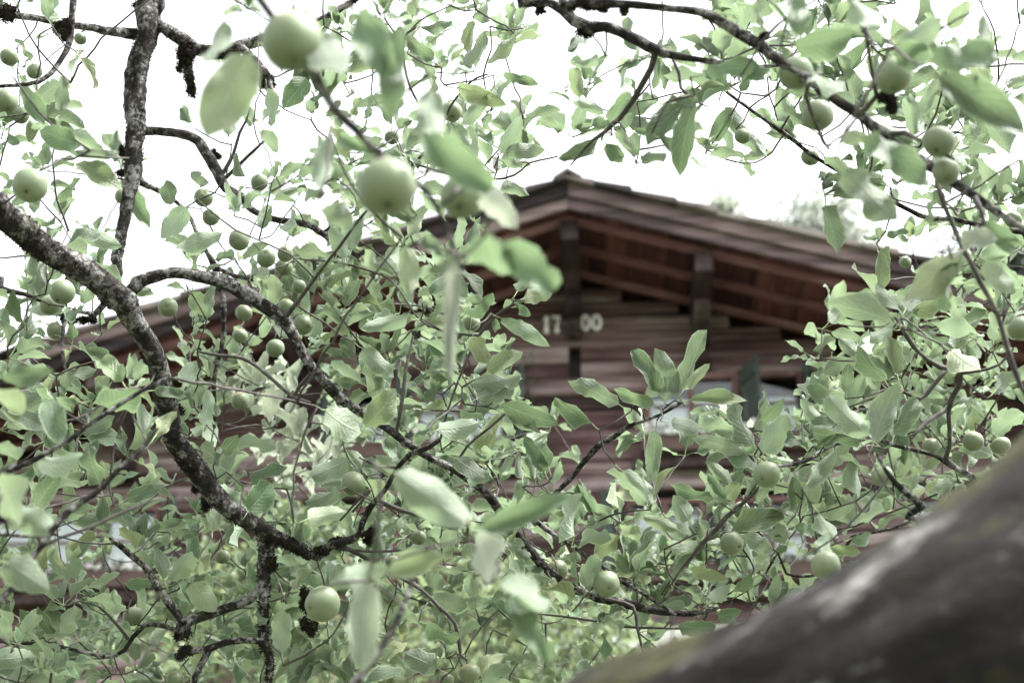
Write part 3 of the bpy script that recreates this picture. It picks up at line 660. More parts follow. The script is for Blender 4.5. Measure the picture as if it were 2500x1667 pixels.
branch(TL, D([(786, 569, 8), (860, 520, 6), (930, 470, 6), (1010, 400, 7), (1070, 330, 7), (1100, 260, 6), (1150, 200, 5), (1190, 182, 4)], 2.65, 2.35))
branch(TL, D([(1070, 330, 6), (1000, 210, 6), (985, 100, 6), (1020, 65, 5)], 2.4, 2.3))
branch(TL, D([(1010, 400, 6), (1120, 430, 6), (1228, 436, 6), (1271, 417, 6), (1293, 398, 5), (1342, 387, 5), (1361, 382, 4)], 2.45, 2.3))
# ---- right tree
branch(TR, [(2900, 1240, 680, .9), (2500, 1498, 640, .86), (2200, 1655, 600, .85), (1975, 1748, 566, .86), (1750, 1832, 540, .88), (1480, 1930, 520, .92), (1200, 2100, 380, .97), (900, 2200, 240, 1.02), (600, 2260, 110, 1.06), (420, 2290, 40, 1.1)],
       pre=[(1.4, 1.05, -0.05, 0.17), (1.38, 1.04, 0.7, 0.14), (1.3, 1.02, 1.5, 0.13), (1.1, 0.98, 1.95, 0.115), (0.78, 0.9, 1.98, 0.098)], name='main_limb', rough=0.035, mat=OLD)
branch(TR, [], pre=[(1.25, 1.01, 1.7, 0.08), (1.22, 1.05, 2.3, 0.075), (1.1, 1.15, 2.95, 0.065), (0.75, 1.28, 3.45, 0.055), (0.3, 1.4, 3.55, 0.04), (-0.05, 1.38, 3.45, 0.028), (-0.4, 1.3, 3.3, 0.014)], name='upper_limb')
branch(TR, D([(1370, -45, 24), (1412, 2, 30), (1470, 8, 26), (1526, 11, 21), (1586, 16, 19), (1650, 22, 19), (1710, 30, 21), (1758, 54, 24), (1807, 84, 27), (1856, 111, 27), (1894, 144, 24), (1932, 168, 23), (1975, 192, 23), (2008, 222, 25), (2051, 252, 26), (2100, 282, 27), (2138, 314, 26), (2181, 347, 25),
              (2235, 385, 27), (2290, 417, 25), (2333, 450, 23), (2376, 477, 21), (2430, 515, 18), (2500, 560, 15), (2580, 620, 10)], 1.75, 1.6), pre=[(0.3, 1.4, 3.54, 0.02), (0.15, 1.42, 3.1, 0.013)])
branch(TR, D([(1262, -40, 18), (1290, 2, 22), (1342, 8, 20), (1375, 27, 24), (1402, 51, 27), (1440, 68, 32), (1478, 65, 27), (1521, 81, 27), (1559, 100, 29), (1602, 122, 30), (1650, 138, 19), (1704, 146, 15), (1758, 154, 14), (1813, 160, 12), (1860, 164, 10), (1900, 160, 7)], 1.85, 1.8), pre=[(0.0, 1.39, 3.47, 0.016), (-0.02, 1.42, 3.1, 0.012)])
branch(TR, D([(1602, 124, 16), (1589, 168, 14), (1564, 211, 15), (1543, 249, 14), (1515, 287, 14), (1483, 317, 10), (1450, 341, 8), (1415, 378, 6), (1392, 405, 4)], 1.82, 1.95))
branch(TR, D([(1640, 138, 9), (1658, 180, 9), (1662, 215, 9), (1690, 245, 6), (1730, 262, 4)], 1.84, 1.8))
branch(TR, D([(1850, 164, 6), (1760, 185, 6), (1737, 195, 6), (1785, 233, 8), (1829, 266, 9), (1867, 293, 9), (1905, 320, 10), (1943, 347, 10), (1975, 374, 9), (2019, 401, 9), (2062, 428, 8), (2130, 468, 8), (2203, 504, 12), (2246, 526, 13), (2279, 534, 13), (2322, 534, 12), (2355, 542, 11), (2409, 553, 11), (2500, 569, 12), (2560, 580, 13)][2:], 2.3, 2.35), post=[(1.1, 1.75, 3.05, 0.012), (1.12, 1.15, 2.9, 0.02)])
branch(TR, D([(2284, 440, 12), (2306, 504, 12), (2328, 553, 12), (2349, 602, 12), (2371, 640, 13), (2393, 688, 13), (2414, 726, 13), (2436, 770, 13), (2454, 829, 14), (2468, 877, 15), (2490, 936, 14), (2530, 1010, 10)], 1.62, 1.6))
branch(TR, D([(2380, 480, 14), (2398, 520, 13), (2402, 560, 9)], 1.6, 1.58))
branch(TR, D([(2160, 330, 15), (2210, 325, 14), (2240, 340, 10), (2290, 370, 9), (2330, 390, 6)], 1.65, 1.55))
branch(TR, D([(2098, 280, 16), (2118, 262, 13), (2140, 235, 11), (2130, 180, 9), (2118, 110, 9), (2110, 40, 7)], 1.64, 1.55))
branch(TR, D([(1855, 110, 8), (1900, 60, 7), (1960, 20, 6), (2020, -20, 5)], 1.65, 1.5))
branch(TR, D([(1975, 195, 9), (1968, 235, 8), (1990, 300, 9), (2010, 345, 9), (2025, 365, 6)], 1.64, 1.7))
branch(TR, D([(2420, 1192, 15), (2376, 1164, 14), (2322, 1137, 13), (2284, 1112, 11), (2235, 1099, 9), (2180, 1085, 10), (2130, 1068, 10), (2100, 1074, 10), (2078, 1077, 11), (2040, 1083, 11), (2008, 1099, 10), (1981, 1118, 10), (1943, 1131, 9), (1897, 1137, 7), (1872, 1128, 4)], 2.35, 2.15), pre=[(1.32, 1.02, 1.6, 0.02), (1.2, 1.4, 2.1, 0.014), (0.98, 1.8, 2.3, 0.009)])
branch(TR, D([(2330, 1140, 13), (2309, 1120, 12), (2319, 1088, 10), (2319, 1050, 10), (2316, 1000, 12), (2325, 969, 13), (2344, 936, 13), (2343, 905, 13), (2328, 900, 13), (2295, 896, 13), (2262, 876, 11), (2236, 852, 10), (2216, 822, 9), (2197, 792, 7), (2185, 775, 4)], 2.3, 2.15))
branch(TR, D([(2316, 998, 12), (2290, 1012, 11), (2262, 1030, 11), (2241, 1050, 10), (2225, 1069, 8)], 2.26, 2.2))
branch(TR, D([(2311, 902, 11), (2279, 942, 11), (2246, 974, 10), (2205, 955, 7)], 2.22, 2.2))
branch(TR, D([(2343, 910, 9), (2390, 905, 7), (2440, 890, 6), (2475, 850, 5)], 2.22, 2.2))
branch(TR, D([(1900, 1136, 6), (1870, 1170, 6), (1848, 1196, 7), (1807, 1234, 10), (1775, 1261, 13), (1748, 1294, 12), (1720, 1321, 12), (1688, 1359, 11), (1655, 1400, 8), (1640, 1425, 5)], 2.15, 2.25))
branch(TR, D([(2310, 1280, 22), (2252, 1234, 18), (2219, 1207, 16), (2187, 1180, 13), (2159, 1142, 10), (2140, 1105, 6)], 1.8, 1.75), pre=[(1.32, 1.02, 1.6, 0.018), (1.0, 1.3, 1.9, 0.012)])
branch(TR, D([(2300, 1300, 10), (2240, 1270, 9), (2180, 1290, 9), (2080, 1310, 8), (2060, 1340, 7), (2000, 1400, 7), (1920, 1400, 6), (1900, 1350, 6), (1860, 1420, 5)], 2.3, 2.3), pre=[(0.98, 1.8, 2.3, 0.008)])
# near twig with the big apples, hanging in front of the roof
branch(TR, D([(612, -30, 22), (640, 10, 22), (700, 92, 20), (775, 195, 22), (815, 265, 24), (870, 318, 20), (930, 380, 18), (1040, 465, 16), (1090, 560, 12), (1140, 690, 10), (1185, 745, 9), (1205, 790, 6)], 1.08, 1.15), pre=[(0.1, 1.39, 3.5, 0.02), (-0.1, 1.1, 3.0, 0.012), (-0.2, 0.9, 2.5, 0.006)])
branch(TR, D([(800, 1760, 24), (860, 1680, 20), (930, 1580, 17), (985, 1480, 14), (1010, 1400, 10), (1030, 1340, 7)], 1.25, 1.35), pre=[tuple(P(600, 2255, 1.06)) + (0.01,), tuple(P(700, 1990, 1.15)) + (0.006,)])

# ------------------------------------------------------------------ apples
def apple_mesh(name, seed):
    r = random.Random(seed); ns, nr = 20, 13; v, f = [], []
    asp = r.uniform(0.9, 1.0); lob = r.uniform(0.01, 0.035)
    prof = []
    for i in range(nr + 1):
        th = math.pi * i / nr; s, c = math.sin(th), math.cos(th)
        rad = s * (1 + 0.04 * c); zz = c * asp
        if i == 0: zz -= 0.20
        if i == 1: zz -= 0.03
        if i == nr: zz += 0.13
        if i == nr - 1: zz += 0.01
        prof.append((rad, zz))
    v.append((0, 0, prof[0][1]))
    for rad, zz in prof[1:-1]:
        for k in range(ns):
            a = 2 * math.pi * k / ns; q = rad * (1 + lob * math.cos(5 * a) * (0.4 - zz) + 0.03 * math.cos(a + seed) * zz)
            v.append((q * math.cos(a), q * math.sin(a), zz))
    v.append((0, 0, prof[-1][1])); e = len(v) - 1
    for k in range(ns): f.append((0, 1 + k, 1 + (k + 1) % ns)); f.append((e, e - ns + (k + 1) % ns, e - ns + k))
    for i in range(nr - 2):
        for k in range(ns): a = 1 + i * ns; f.append((a + k, a + ns + k, a + ns + (k + 1) % ns, a + (k + 1) % ns))
    v = [(x * 0.023, y * 0.023, z * 0.023) for x, y, z in v]
    return mesh(name, v, f, APPLE, True)
AP = [apple_mesh('apple', i) for i in range(4)]
mb = tube([(Vector((0, 0, 0.015)), 0.0011), (Vector((0.001, 0, 0.024)), 0.001), (Vector((0.003, 0.001, 0.033)), 0.001), (Vector((0.006, 0.002, 0.042)), 0.0013)], 6); STEM = mb.mesh('stem', TWIG, True)
mb = MB()
for i in range(5):
    a = i * 1.2566
    q = lambda an, r, z: (r * math.cos(an) * 0.001, r * math.sin(an) * 0.001, z * 0.001)
    mb.add([q(a - 0.5, 1.2, -19.0), q(a + 0.5, 1.2, -19.0), q(a, 5.6, -24.0), q(a, 2.6, -20.4)], [(0, 1, 2), (0, 2, 3), (1, 3, 2), (0, 3, 1)])
mb.add([q(i * 1.2566, 1.6, -20.8) for i in range(5)] + [q(i * 1.2566, 1.0, -18.0) for i in range(5)], [(0,1,2,3,4), (9,8,7,6,5)] + [(i, i + 5, (i+1) % 5 + 5, (i+1) % 5) for i in range(5)])
CALYX = mb.mesh('calyx', SEPAL)
TARGETS = []                                # (point, tree or None, radius, kind): where a stem or petiole has to reach wood
# px, py, diameter px, real diameter m, calyx offset in radii (x right, y down) or None
APPLES = [(713, 103, 146, .046, (.15, .8)), (944, 458, 146, .046, (.1, .75)), (1128, 482, 108, .037, (-.1, .6)), (1180, 470, 80, .029, None),
 (73, 453, 88, .046, (.05, .45)), (14, 249, 62, .045, None), (51, 282, 42, .034, None), (196, 95, 32, .026, None), (22, 140, 46, .036, None), (84, 175, 40, .033, None),
 (497, 482, 46, .037, (.3, -.5)), (515, 530, 42, .034, (.25, -.35)), (633, 445, 44, .036, (-.2, -.6)), (583, 587, 50, .04, (-.5, .2)), (650, 630, 46, .036, (0, -.6)), (696, 620, 40, .031, (0, -.5)), (693, 653, 42, .034, None),
 (410, 750, 46, .033, (.05, -.1)), (595, 764, 42, .033, None), (699, 750, 42, .033, None), (740, 793, 50, .036, (.6, .3)), (152, 713, 64, .043, None), (122, 744, 50, .036, (.2, .1)), (135, 808, 42, .031, None),
 (1103, 274, 50, .036, (.1, .6)), (957, 336, 38, .028, None), (1228, 512, 44, .034, None), (1152, 789, 42, .031, None),
 (1943, 179, 84, .041, None), (1997, 282, 76, .038, None), (1978, 384, 44, .031, (-.2, .8)), (2181, 184, 92, .04, (-.1, .85)), (1813, 333, 38, .025, (.3, .7)), (2292, 347, 78, .035, None), (2474, 537, 42, .028, None), (2492, 802, 62, .028, None), (2310, 420, 66, .03, None),
 (587, 978, 46, .034, (.35, .85)), (543, 1359, 36, .027, None), (787, 1474, 88, .052, (-.65, .1)), (325, 1504, 50, .036, None), (691, 1427, 38, .029, None), (672, 850, 44, .033, None), (428, 1660, 46, .033, None),
 (1481, 1425, 67, .044, (.1, .15)), (1361, 1391, 52, .037, None), (862, 1180, 62, .042, None), (1147, 1642, 52, .036, None), (1090, 1660, 38, .027, None), (1022, 1312, 38, .027, None), (960, 1375, 40, .03, None),
 (1872, 1158, 65, .0382, (-.5, .3)), (1787, 1326, 59, .039, (.55, .15)), (1810, 1245, 44, .031, None), (2154, 1161, 52, .028, None), (2016, 1380, 72, .036, None), (2376, 1077, 52, .036, None), (2444, 1088, 48, .033, None), (2273, 1088, 42, .029, None),
 (586, 820, 40, .034, None), (560, 1262, 30, .026, None), (2210, 640, 30, .026, None), (730, 700, 36, .029, None), (300, 480, 40, .036, None), (1745, 1300, 30, .022, None)]
def place_apple(px, py, dia, real, cal, tree):
    d = real * F / dia; c = P(px, py, d)
    if cal:
        zz = math.sqrt(max(0.05, 1 - cal[0]**2 - cal[1]**2))
        down = (RIGHT * cal[0] - UPV * cal[1] - FWD * zz).normalized()
    else: down = (Vector((rng.uniform(-.5, .5), rng.uniform(-.6, .3), -1))).normalized()
    q = (-down).to_track_quat('Z', 'Y') @ Matrix.Rotation(rng.uniform(0, 6.28), 3, 'Z').to_quaternion()
    s = real / 0.046
    o = link('apple', AP[rng.randrange(4)], tree.root); o.location = c - tree.base; o.rotation_mode = 'QUATERNION'; o.rotation_quaternion = q; o.scale = (s * rng.uniform(.95, 1.05), s * rng.uniform(.95, 1.05), s * rng.uniform(.93, 1.05))
    link('stem', STEM, o); link('calyx', CALYX, o)
    TARGETS.append((c + q @ Vector((0.006, 0.002, 0.042)) * s, tree, 0.0011, 'apple'))
def side(px, py, d):
    if d < 1.45 and px > 450: return TR
    if d < 1.45: return TL
    if px > 1700 or (py < 430 and px > 1330): return TR
    return TL
for a in APPLES:
    d = a[3] * F / a[2]; place_apple(*a, side(a[0], a[1], d))

# ------------------------------------------------------------------ leaves
def leaf_basis(base, tip, roll, flip):
    y = (tip - base); ln = y.length; y = y / ln
    n = -FWD - y * (-FWD).dot(y)
    n = n.normalized() if n.length > 1e-3 else y.orthogonal().normalized()
    n = Matrix.Rotation(roll, 3, y) @ n
    if flip: n = -n
    x = y.cross(n)
    return x, y, n, ln
def add_leaf(tree, base, tip, width, roll, flip, var, pale=False):
    x, y, n, ln = leaf_basis(base, tip, roll, flip)
    c = base + y * ln * 0.5; dep = (c - cam.location).dot(FWD)
    r = c - cam.location; px = 1250 + r.dot(RIGHT) / dep * F; py = 833.5 - r.dot(UPV) / dep * F
    vis = (-60 < px < 2560 and -60 < py < 1727)
    size = (ln * width) / (dep * dep) * (1.0 if vis else 0.001)
    M = Matrix.Identity(4)
    for i in range(3):
        M[i][0] = x[i] * width; M[i][1] = y[i] * ln; M[i][2] = n[i] * ln * 0.75; M[i][3] = base[i]
    tree.leaves.append((size, M, var, 'p' if pale else 'g', rng.random()))
# hand-traced leaves: base x, y, tip x, y, width px, depth
HL = """
612 130 504 336 128 1.15|547 49 488 146 62 1.2|765 75 835 180 105 1.08|295 440 368 560 58 1.9|184 400 297 465 52 1.9|282 380 168 374 30 1.9|185 350 95 318 70 1.8|50 211 108 305 45 1.8|195 141 230 220 24 2.2
200 570 298 602 48 2.2|245 645 297 692 35 2.4|542 570 425 607 50 2.1|458 505 392 582 58 2.1|750 190 690 265 60 2.4|652 215 662 310 40 2.4|800 330 775 462 58 1.3|205 665 57 757 60 1.7|645 645 618 702 40 2.3|672 672 668 750 42 2.4
694 655 722 738 34 2.4|726 640 770 690 38 2.4|470 712 512 770 56 2.4|1030 330 1203 460 98 1.1|960 75 950 300 78 1.12|870 40 965 200 100 1.12|1050 215 1060 340 82 1.15|1180 480 1265 560 82 1.15|1190 570 1225 672 112 1.1|1225 590 1357 708 92 1.1
1035 580 1085 625 40 1.3|1120 640 1040 660 45 1.25|1110 660 1100 935 46 1.12|985 600 1000 715 55 1.7|800 500 862 558 72 1.3|1060 146 990 88 38 2.2|1010 140 1062 185 35 2.3|1183 80 1130 155 36 2.3|1260 85 1190 157 34 2.3|1025 65 1105 52 28 2.3
1228 186 1316 207 30 2.2|1115 215 1237 257 48 2.2|1190 228 1125 305 38 2.2|1222 374 1272 282 44 2.2|1234 370 1332 366 45 2.2|1222 388 1277 412 28 2.3|1222 458 1292 477 38 2.2|830 330 937 374 44 1.6|1460 138 1393 157 36 1.9|1430 95 1386 128 34 1.9
1475 278 1400 248 34 2.0|1480 312 1448 294 30 2.0|1480 350 1520 397 42 1.9|1510 320 1543 367 34 1.9|1460 342 1362 388 36 2.0|1490 300 1542 228 45 1.9|1548 320 1592 330 26 1.9|1668 245 1580 357 58 1.8|1610 335 1656 367 34 1.8
995 780 878 802 48 2.2|1050 720 1107 670 36 2.2|1135 765 1204 714 38 2.3|1262 712 1306 661 28 2.25|1277 728 1349 716 44 2.25|1265 737 1228 752 26 2.25|1266 750 1296 770 28 2.25|1225 776 1343 846 44 2.25|1205 775 1212 808 24 2.3
1690 262 1660 432 60 1.75|1650 250 1702 262 50 1.8|1720 180 1872 165 52 1.7|1820 188 1880 172 30 1.7|1770 262 1873 384 54 1.9|2070 412 2192 537 98 1.4|2105 335 2272 457 82 1.4|1940 110 2087 76 72 1.4|1935 -10 1957 92 70 1.4|1852 0 1862 68 28 1.6
2085 -5 2150 62 70 1.4|2190 120 2302 44 66 1.4|2190 105 2262 152 72 1.4|2270 150 2444 140 86 1.3|2400 35 2412 117 34 1.5|2295 185 2502 322 92 1.3|1990 195 2064 200 56 1.6|2050 345 2117 330 40 1.6|2345 590 2434 585 62 1.4|2340 618 2214 732 76 1.5
2340 640 2312 762 38 1.5|2400 540 2482 602 50 1.6|2400 640 2477 712 56 1.5|2178 784 2017 740 62 2.0|2195 757 2138 692 46 2.1|2210 755 2256 698 50 2.1|2225 760 2322 704 50 2.1|2180 805 2124 823 34 2.1|2290 800 2377 800 55 2.1|2200 780 2262 730 40 2.1
160 910 237 902 32 2.2|250 990 337 948 76 1.8|300 932 243 880 45 1.9|125 975 142 1087 60 1.7|45 1012 117 1052 45 1.8|90 955 180 987 46 1.9|0 920 132 904 56 1.4|-10 950 57 1012 72 1.3|90 1130 203 1108 62 1.7|90 1232 157 1143 66 1.8|-10 1085 42 1122 60 1.6
-10 1170 52 1282 112 1.3|30 1240 110 1292 70 1.3|15 1372 122 1442 88 1.4|318 972 352 1057 34 2.0|245 1182 214 1083 62 1.9|305 1220 402 1184 42 2.1|298 1050 306 1112 28 2.1|380 1062 432 1004 34 2.0|375 952 457 968 30 2.1|455 932 480 880 50 2.2
497 1037 508 950 40 2.2|470 1057 507 1040 30 2.3|535 1132 488 1093 60 2.3|605 1247 662 1178 70 2.2|612 1177 702 1140 40 2.25|488 1297 557 1264 40 2.3|395 1287 447 1270 28 2.3|435 1297 490 1302 28 2.3|402 1412 372 1333 38 2.25|408 1415 474 1358 50 2.25
468 1422 527 1492 60 2.3|372 1422 303 1424 36 2.3|610 1412 784 1408 60 1.95|690 1592 685 1483 56 2.2|212 1466 297 1481 40 2.3|20 1547 20 1473 38 2.3|130 1547 92 1478 44 2.3|145 1547 187 1480 50 2.3|90 1532 48 1485 36 2.3|850 1122 757 1162 52 2.2
822 1193 743 1223 38 2.3|752 1265 848 1248 58 1.9|885 850 962 922 52 2.2|815 925 877 936 30 2.3|892 1042 967 948 74 2.0|795 1000 882 1057 76 1.9|1072 1047 1177 1030 62 2.1|1130 1000 1197 1022 52 2.2|1160 825 1192 887 50 2.2|1188 907 1277 858 52 2.2
1150 937 1272 918 50 2.2|1165 972 1257 943 56 2.2|1225 985 1362 1032 62 2.2|1230 1005 1322 1057 38 2.2|1330 1152 1278 1063 46 2.2|1275 1167 1267 1096 24 2.3|1340 1140 1318 1075 46 2.2|1112 1118 1197 1172 48 2.2|962 1152 1147 1282 98 1.22|1172 1292 1397 1208 60 1.18
1160 1300 1197 1422 82 1.15|1250 1398 1332 1492 78 1.15|1238 1448 1342 1622 62 1.15|812 1422 952 1384 62 1.3|948 1397 1092 1358 62 1.25|900 1418 885 1642 84 1.18|1067 1627 988 1593 60 2.3|1042 1520 1122 1557 50 2.3|1200 1315 1282 1332 40 2.3|1258 1345 1294 1362 32 2.3
1445 1032 1354 969 42 2.2|1512 987 1386 929 48 2.2|1609 958 1540 855 48 2.2|1658 961 1598 849 62 2.2|1668 954 1726 805 48 2.2|1668 952 1733 887 28 2.2|1680 976 1824 978 36 2.2|1620 976 1656 940 28 2.2|1575 962 1642 920 36 2.2|1597 986 1498 949 38 2.2
1601 1050 1592 1177 45 2.2|1519 1148 1595 1233 42 2.2|1638 1028 1722 1046 42 2.1|1842 1087 1794 983 48 2.15|1863 1107 1922 1012 60 2.1|1820 1102 1689 1070 44 2.15|1847 1147 1763 1103 38 2.15|1858 1027 1914 971 36 2.15|1888 1060 1972 1096 32 2.15|2005 1032 1953 973 32 2.15
1978 1030 2049 1030 32 2.1|1985 1070 2112 1050 52 2.0|2032 987 1945 938 42 2.1|2122 1062 2023 968 64 1.95|2132 1077 2192 933 76 1.9|2183 1062 2237 968 52 2.0|2102 1067 1983 1055 48 2.0|1973 1192 2042 1096 36 2.1|1950 1252 1935 1163 50 2.1|1742 1217 1635 1181 36 2.2
1682 1270 1643 1208 48 2.2|1772 1217 1726 1156 30 2.2|1773 1217 1807 1178 38 2.2|1785 1297 1914 1257 54 2.15|1815 1305 1887 1347 46 2.2|1655 1292 1570 1261 36 2.25|1638 1332 1702 1320 34 2.25|1870 1190 1850 1230 28 2.15|2160 927 2093 833 50 2.1|2190 912 2165 818 46 2.1
2150 932 2088 878 42 2.15|2065 947 2072 886 34 2.15|2320 852 2392 902 72 2.0|2430 952 2492 908 48 2.0|2430 1062 2502 1010 58 1.9|2350 1082 2422 1112 46 2.0|1975 1172 2032 1128 40 2.1|1940 1282 1997 1302 36 2.1|2000 1252 2042 1312 46 2.0|2078 1312 2124 1305 38 2.0
2160 1247 2088 1282 42 2.0|2025 1332 2102 1347 30 2.0|2010 1357 2027 1298 46 1.7|1685 1388 1777 1412 34 2.3|1735 1462 1782 1423 38 2.3|1755 1507 1812 1490 36 2.3|1655 1527 1747 1532 46 2.3|1800 1442 1832 1398 46 2.3|1600 1640 1585 1560 40 2.3|545 1100 580 1060 40 2.3
905 1205 862 1135 44 2.2|330 1340 290 1290 40 2.2|265 870 210 850 30 2.2|60 790 35 700 50 2.0|20 1560 -20 1500 50 2.0|560 330 540 270 30 2.6|470 300 446 262 30 2.6|500 455 465 420 34 2.6|420 500 405 440 40 2.6|640 560 660 500 40 2.5
"""
for rec in HL.replace('\n', '|').split('|'):
    if not rec.strip(): continue
    bx, by, tx, ty, wd, d = map(float, rec.split())
    app = math.hypot(tx - bx, ty - by) * d / F
    real = max(app * 1.02, rng.uniform(0.055, 0.07)) if app > 0.02 else 0.05
    off = math.sqrt(max(0.0, real**2 - app**2)) * (1 if rng.random() < 0.5 else -1)
    off = max(-0.03, min(0.03, off))
    for a in APPLES:                         # a traced leaf does not cover a traced apple: it hangs behind it
        da = a[3] * F / a[2]
        if da > d - 0.05 and any(math.hypot(bx + (tx - bx) * q - a[0], by + (ty - by) * q - a[1]) < a[2] * 0.5 + wd * 0.3 for q in (0.2, 0.5, 0.8)) and d > 1.25: d = da + 0.05
    base = P(bx, by, d - off * 0.5); tip = P(tx, ty, d + off * 0.5)
    roll = rng.gauss(0, 0.42); tr = side(bx, by, d)
    pale = (1100 < bx < 1200 and by < 700 and d < 1.2 and tx < 1300 and wd < 90 and by > 470) or (bx, by) in ((2345, 590), (1110, 660), (1160, 1300), (900, 1418))
    add_leaf(tr, base, tip, wd * d / F * 1.08 / max(0.6, math.cos(roll)), roll, rng.random() < 0.55, rng.randrange(10), pale)
    y = (tip - base).normalized()
    pe = base - y * rng.uniform(0.012, 0.022) + Vector((0, 0, -0.003))
    tr.tw2.add(*[(m_.v, m_.f) for m_ in [tube([(pe, 0.0009), ((pe + base) * 0.5 + Vector((0, 0, -0.002)), 0.0008), (base + y * 0.002, 0.0007)], 5)]][0])
    TARGETS.append((pe, tr, 0.0012, 'leaf'))

# fill: how densely the photograph is covered with leaves, in cells of 100 pixels
GRID = """
44 4410024566642101233444433 3
54 5200024566643204444445554 4
64 6300024566531044333445565 5
65 6300014566543133313345566 6
55 5410025666642000001135566 6
34 3320035655531000000002466 6
34 3310245655430000000000366 6
55 4321356666530000000013666 6
55 4311556666651000000256777 7
55 3322566667762110000367777 7
66 4444566677763211136777776 6
66 5565466677775322257777753 3
66 4444566677765335567776300 0
55 4444566777755556777520000 0
66 5555667777655667766200000 0
77 7777777775532345320000000 0
77 7777777764423344200000000 0
"""
rows = [''.join(r.split()) for r in GRID.strip().split('\n')]
PALE_SPOTS = [(690, 1010, 130), (740, 1120, 110), (560, 960, 60)]  # paler leaf patches: pale undersides, plus overexposed light put into the colour
def proj(p):
    r_ = p - cam.location; dep = r_.dot(FWD); return 1250 + r_.dot(RIGHT) / dep * F, 833.5 - r_.dot(UPV) / dep * F, dep
LIMB = []
for p_, r_ in zip(SK_P, SK_R):
    q_ = proj(p_)
    if q_[2] > 0.1 and -100 < q_[0] < 2600 and -100 < q_[1] < 1800 and r_ * F / q_[2] > 5: LIMB.append((q_[0], q_[1], r_ * F / q_[2], q_[2]))
LIMB = np.array([q for q in LIMB if q[2] < 60]); FRUIT = np.array([(a[0], a[1], a[2] * 0.5, a[3] * F / a[2]) for a in APPLES])
def hides(base, tip):
    """would this leaf cover an apple, or a traced limb, that shows in the photograph?"""
    for s_ in (0.15, 0.5, 0.85):
        x, y, dep = proj(base.lerp(tip, s_))
        q = (FRUIT[:, 0] - x) ** 2 + (FRUIT[:, 1] - y) ** 2 < (FRUIT[:, 2] + 12) ** 2
        if (q & (FRUIT[:, 3] > dep - 0.02)).any(): return True
        q = (LIMB[:, 0] - x) ** 2 + (LIMB[:, 1] - y) ** 2 < (LIMB[:, 2] + 6) ** 2
        if (q & (LIMB[:, 3] > dep)).any() and rng.random() < 0.85: return True
    return False
def rosette(c, axis, n, ln, tree, pale):
    axis = axis.normalized(); o = axis.orthogonal().normalized(); o = Matrix.Rotation(rng.uniform(0, 6.28), 3, axis) @ o
    for i in range(n):
        a = i * 2.4 + rng.uniform(-.4, .4); spread = rng.uniform(0.45, 1.35)
        rad = Matrix.Rotation(a, 3, axis) @ o
        dr = (axis * math.cos(spread) + rad * math.sin(spread)).normalized()
        pl = rng.uniform(0.012, 0.026); base = c + dr * pl - axis * rng.uniform(0, 0.012)
        dr2 = (dr + Vector((0, 0, rng.uniform(-0.45, 0.15)))).normalized()
        l = ln * rng.uniform(0.65, 1.1); tip = base + dr2 * l
        if hides(base, tip): continue
        tree.tw2.add(*[(m_.v, m_.f) for m_ in [tube([(c - axis * 0.004, 0.0009), (base * 0.6 + c * 0.4, 0.0008), (base + dr2 * 0.002, 0.0007)], 4, cap=False)]][0])
        # upper face turned towards the rosette axis / the sky
        upn = axis + Vector((0, 0, 0.8)); upn = upn - dr2 * upn.dot(dr2); upn = upn.normalized()
        x, y, nn, _ = leaf_basis(base, tip, 0, False)
        roll = math.atan2(nn.cross(upn).dot(y), nn.dot(upn)) + rng.gauss(0, 0.35)
        add_leaf(tree, base, tip, l * rng.uniform(0.44, 0.6), roll, False, rng.randrange(16), pale)
cells = [((cx - 2) * 100, ry * 100, int(ch)) for ry, row in enumerate(rows) for cx, ch in enumerate(row)]
inside = {(x, y): v for x, y, v in cells}
EXTRA = []
for ry in range(-4, 21):                     # the crowns go on outside the picture
    for cx in range(-7, 32):
        if (cx * 100, ry * 100) in inside: continue
        v = inside[(max(-200, min(2500, cx * 100)), max(0, min(1600, ry * 100)))]
        if ry > 16 and cx > 15: v = 0
        EXTRA.append((cx * 100, ry * 100, max(v, 3) if ry < 15 else v))
for x0, y0, dg in cells + EXTRA:
    if True:
        exp = dg * ((0.36 if y0 < 600 else 0.5) if (x0, y0) in inside and 0 <= x0 < 2500 else 0.10)
        k = int(exp) + (1 if rng.random() < exp - int(exp) else 0)
        for _ in range(k):
            px, py = x0 + rng.uniform(0, 100), y0 + rng.uniform(0, 100)
            if px > 1650 and py < 560: d = rng.uniform(1.85, 2.75)
            elif px < 160: d = rng.uniform(2.0, 2.9)
            else: d = 2.36 + 1.05 * rng.random() ** 1.4
            if py > 1330 and 1000 < px < 1700: d = rng.uniform(2.2, 2.8)
            pale = any(math.hypot(px - a, py - b_) < r_ for a, b_, r_ in PALE_SPOTS)
            if pale: d = rng.uniform(2.9, 3.6)
            tr = side(px, py, d); c = P(px, py, d)
            ax = Vector((rng.gauss(0, 0.6), rng.gauss(-0.15, 0.5), rng.gauss(0.55, 0.5)))
            rosette(c, ax, rng.choice((3, 4, 4, 5, 5, 6)), rng.uniform(0.046, 0.078), tr, pale)
            TARGETS.append((c - ax.normalized() * 0.004, tr, 0.0012, 'rosette'))

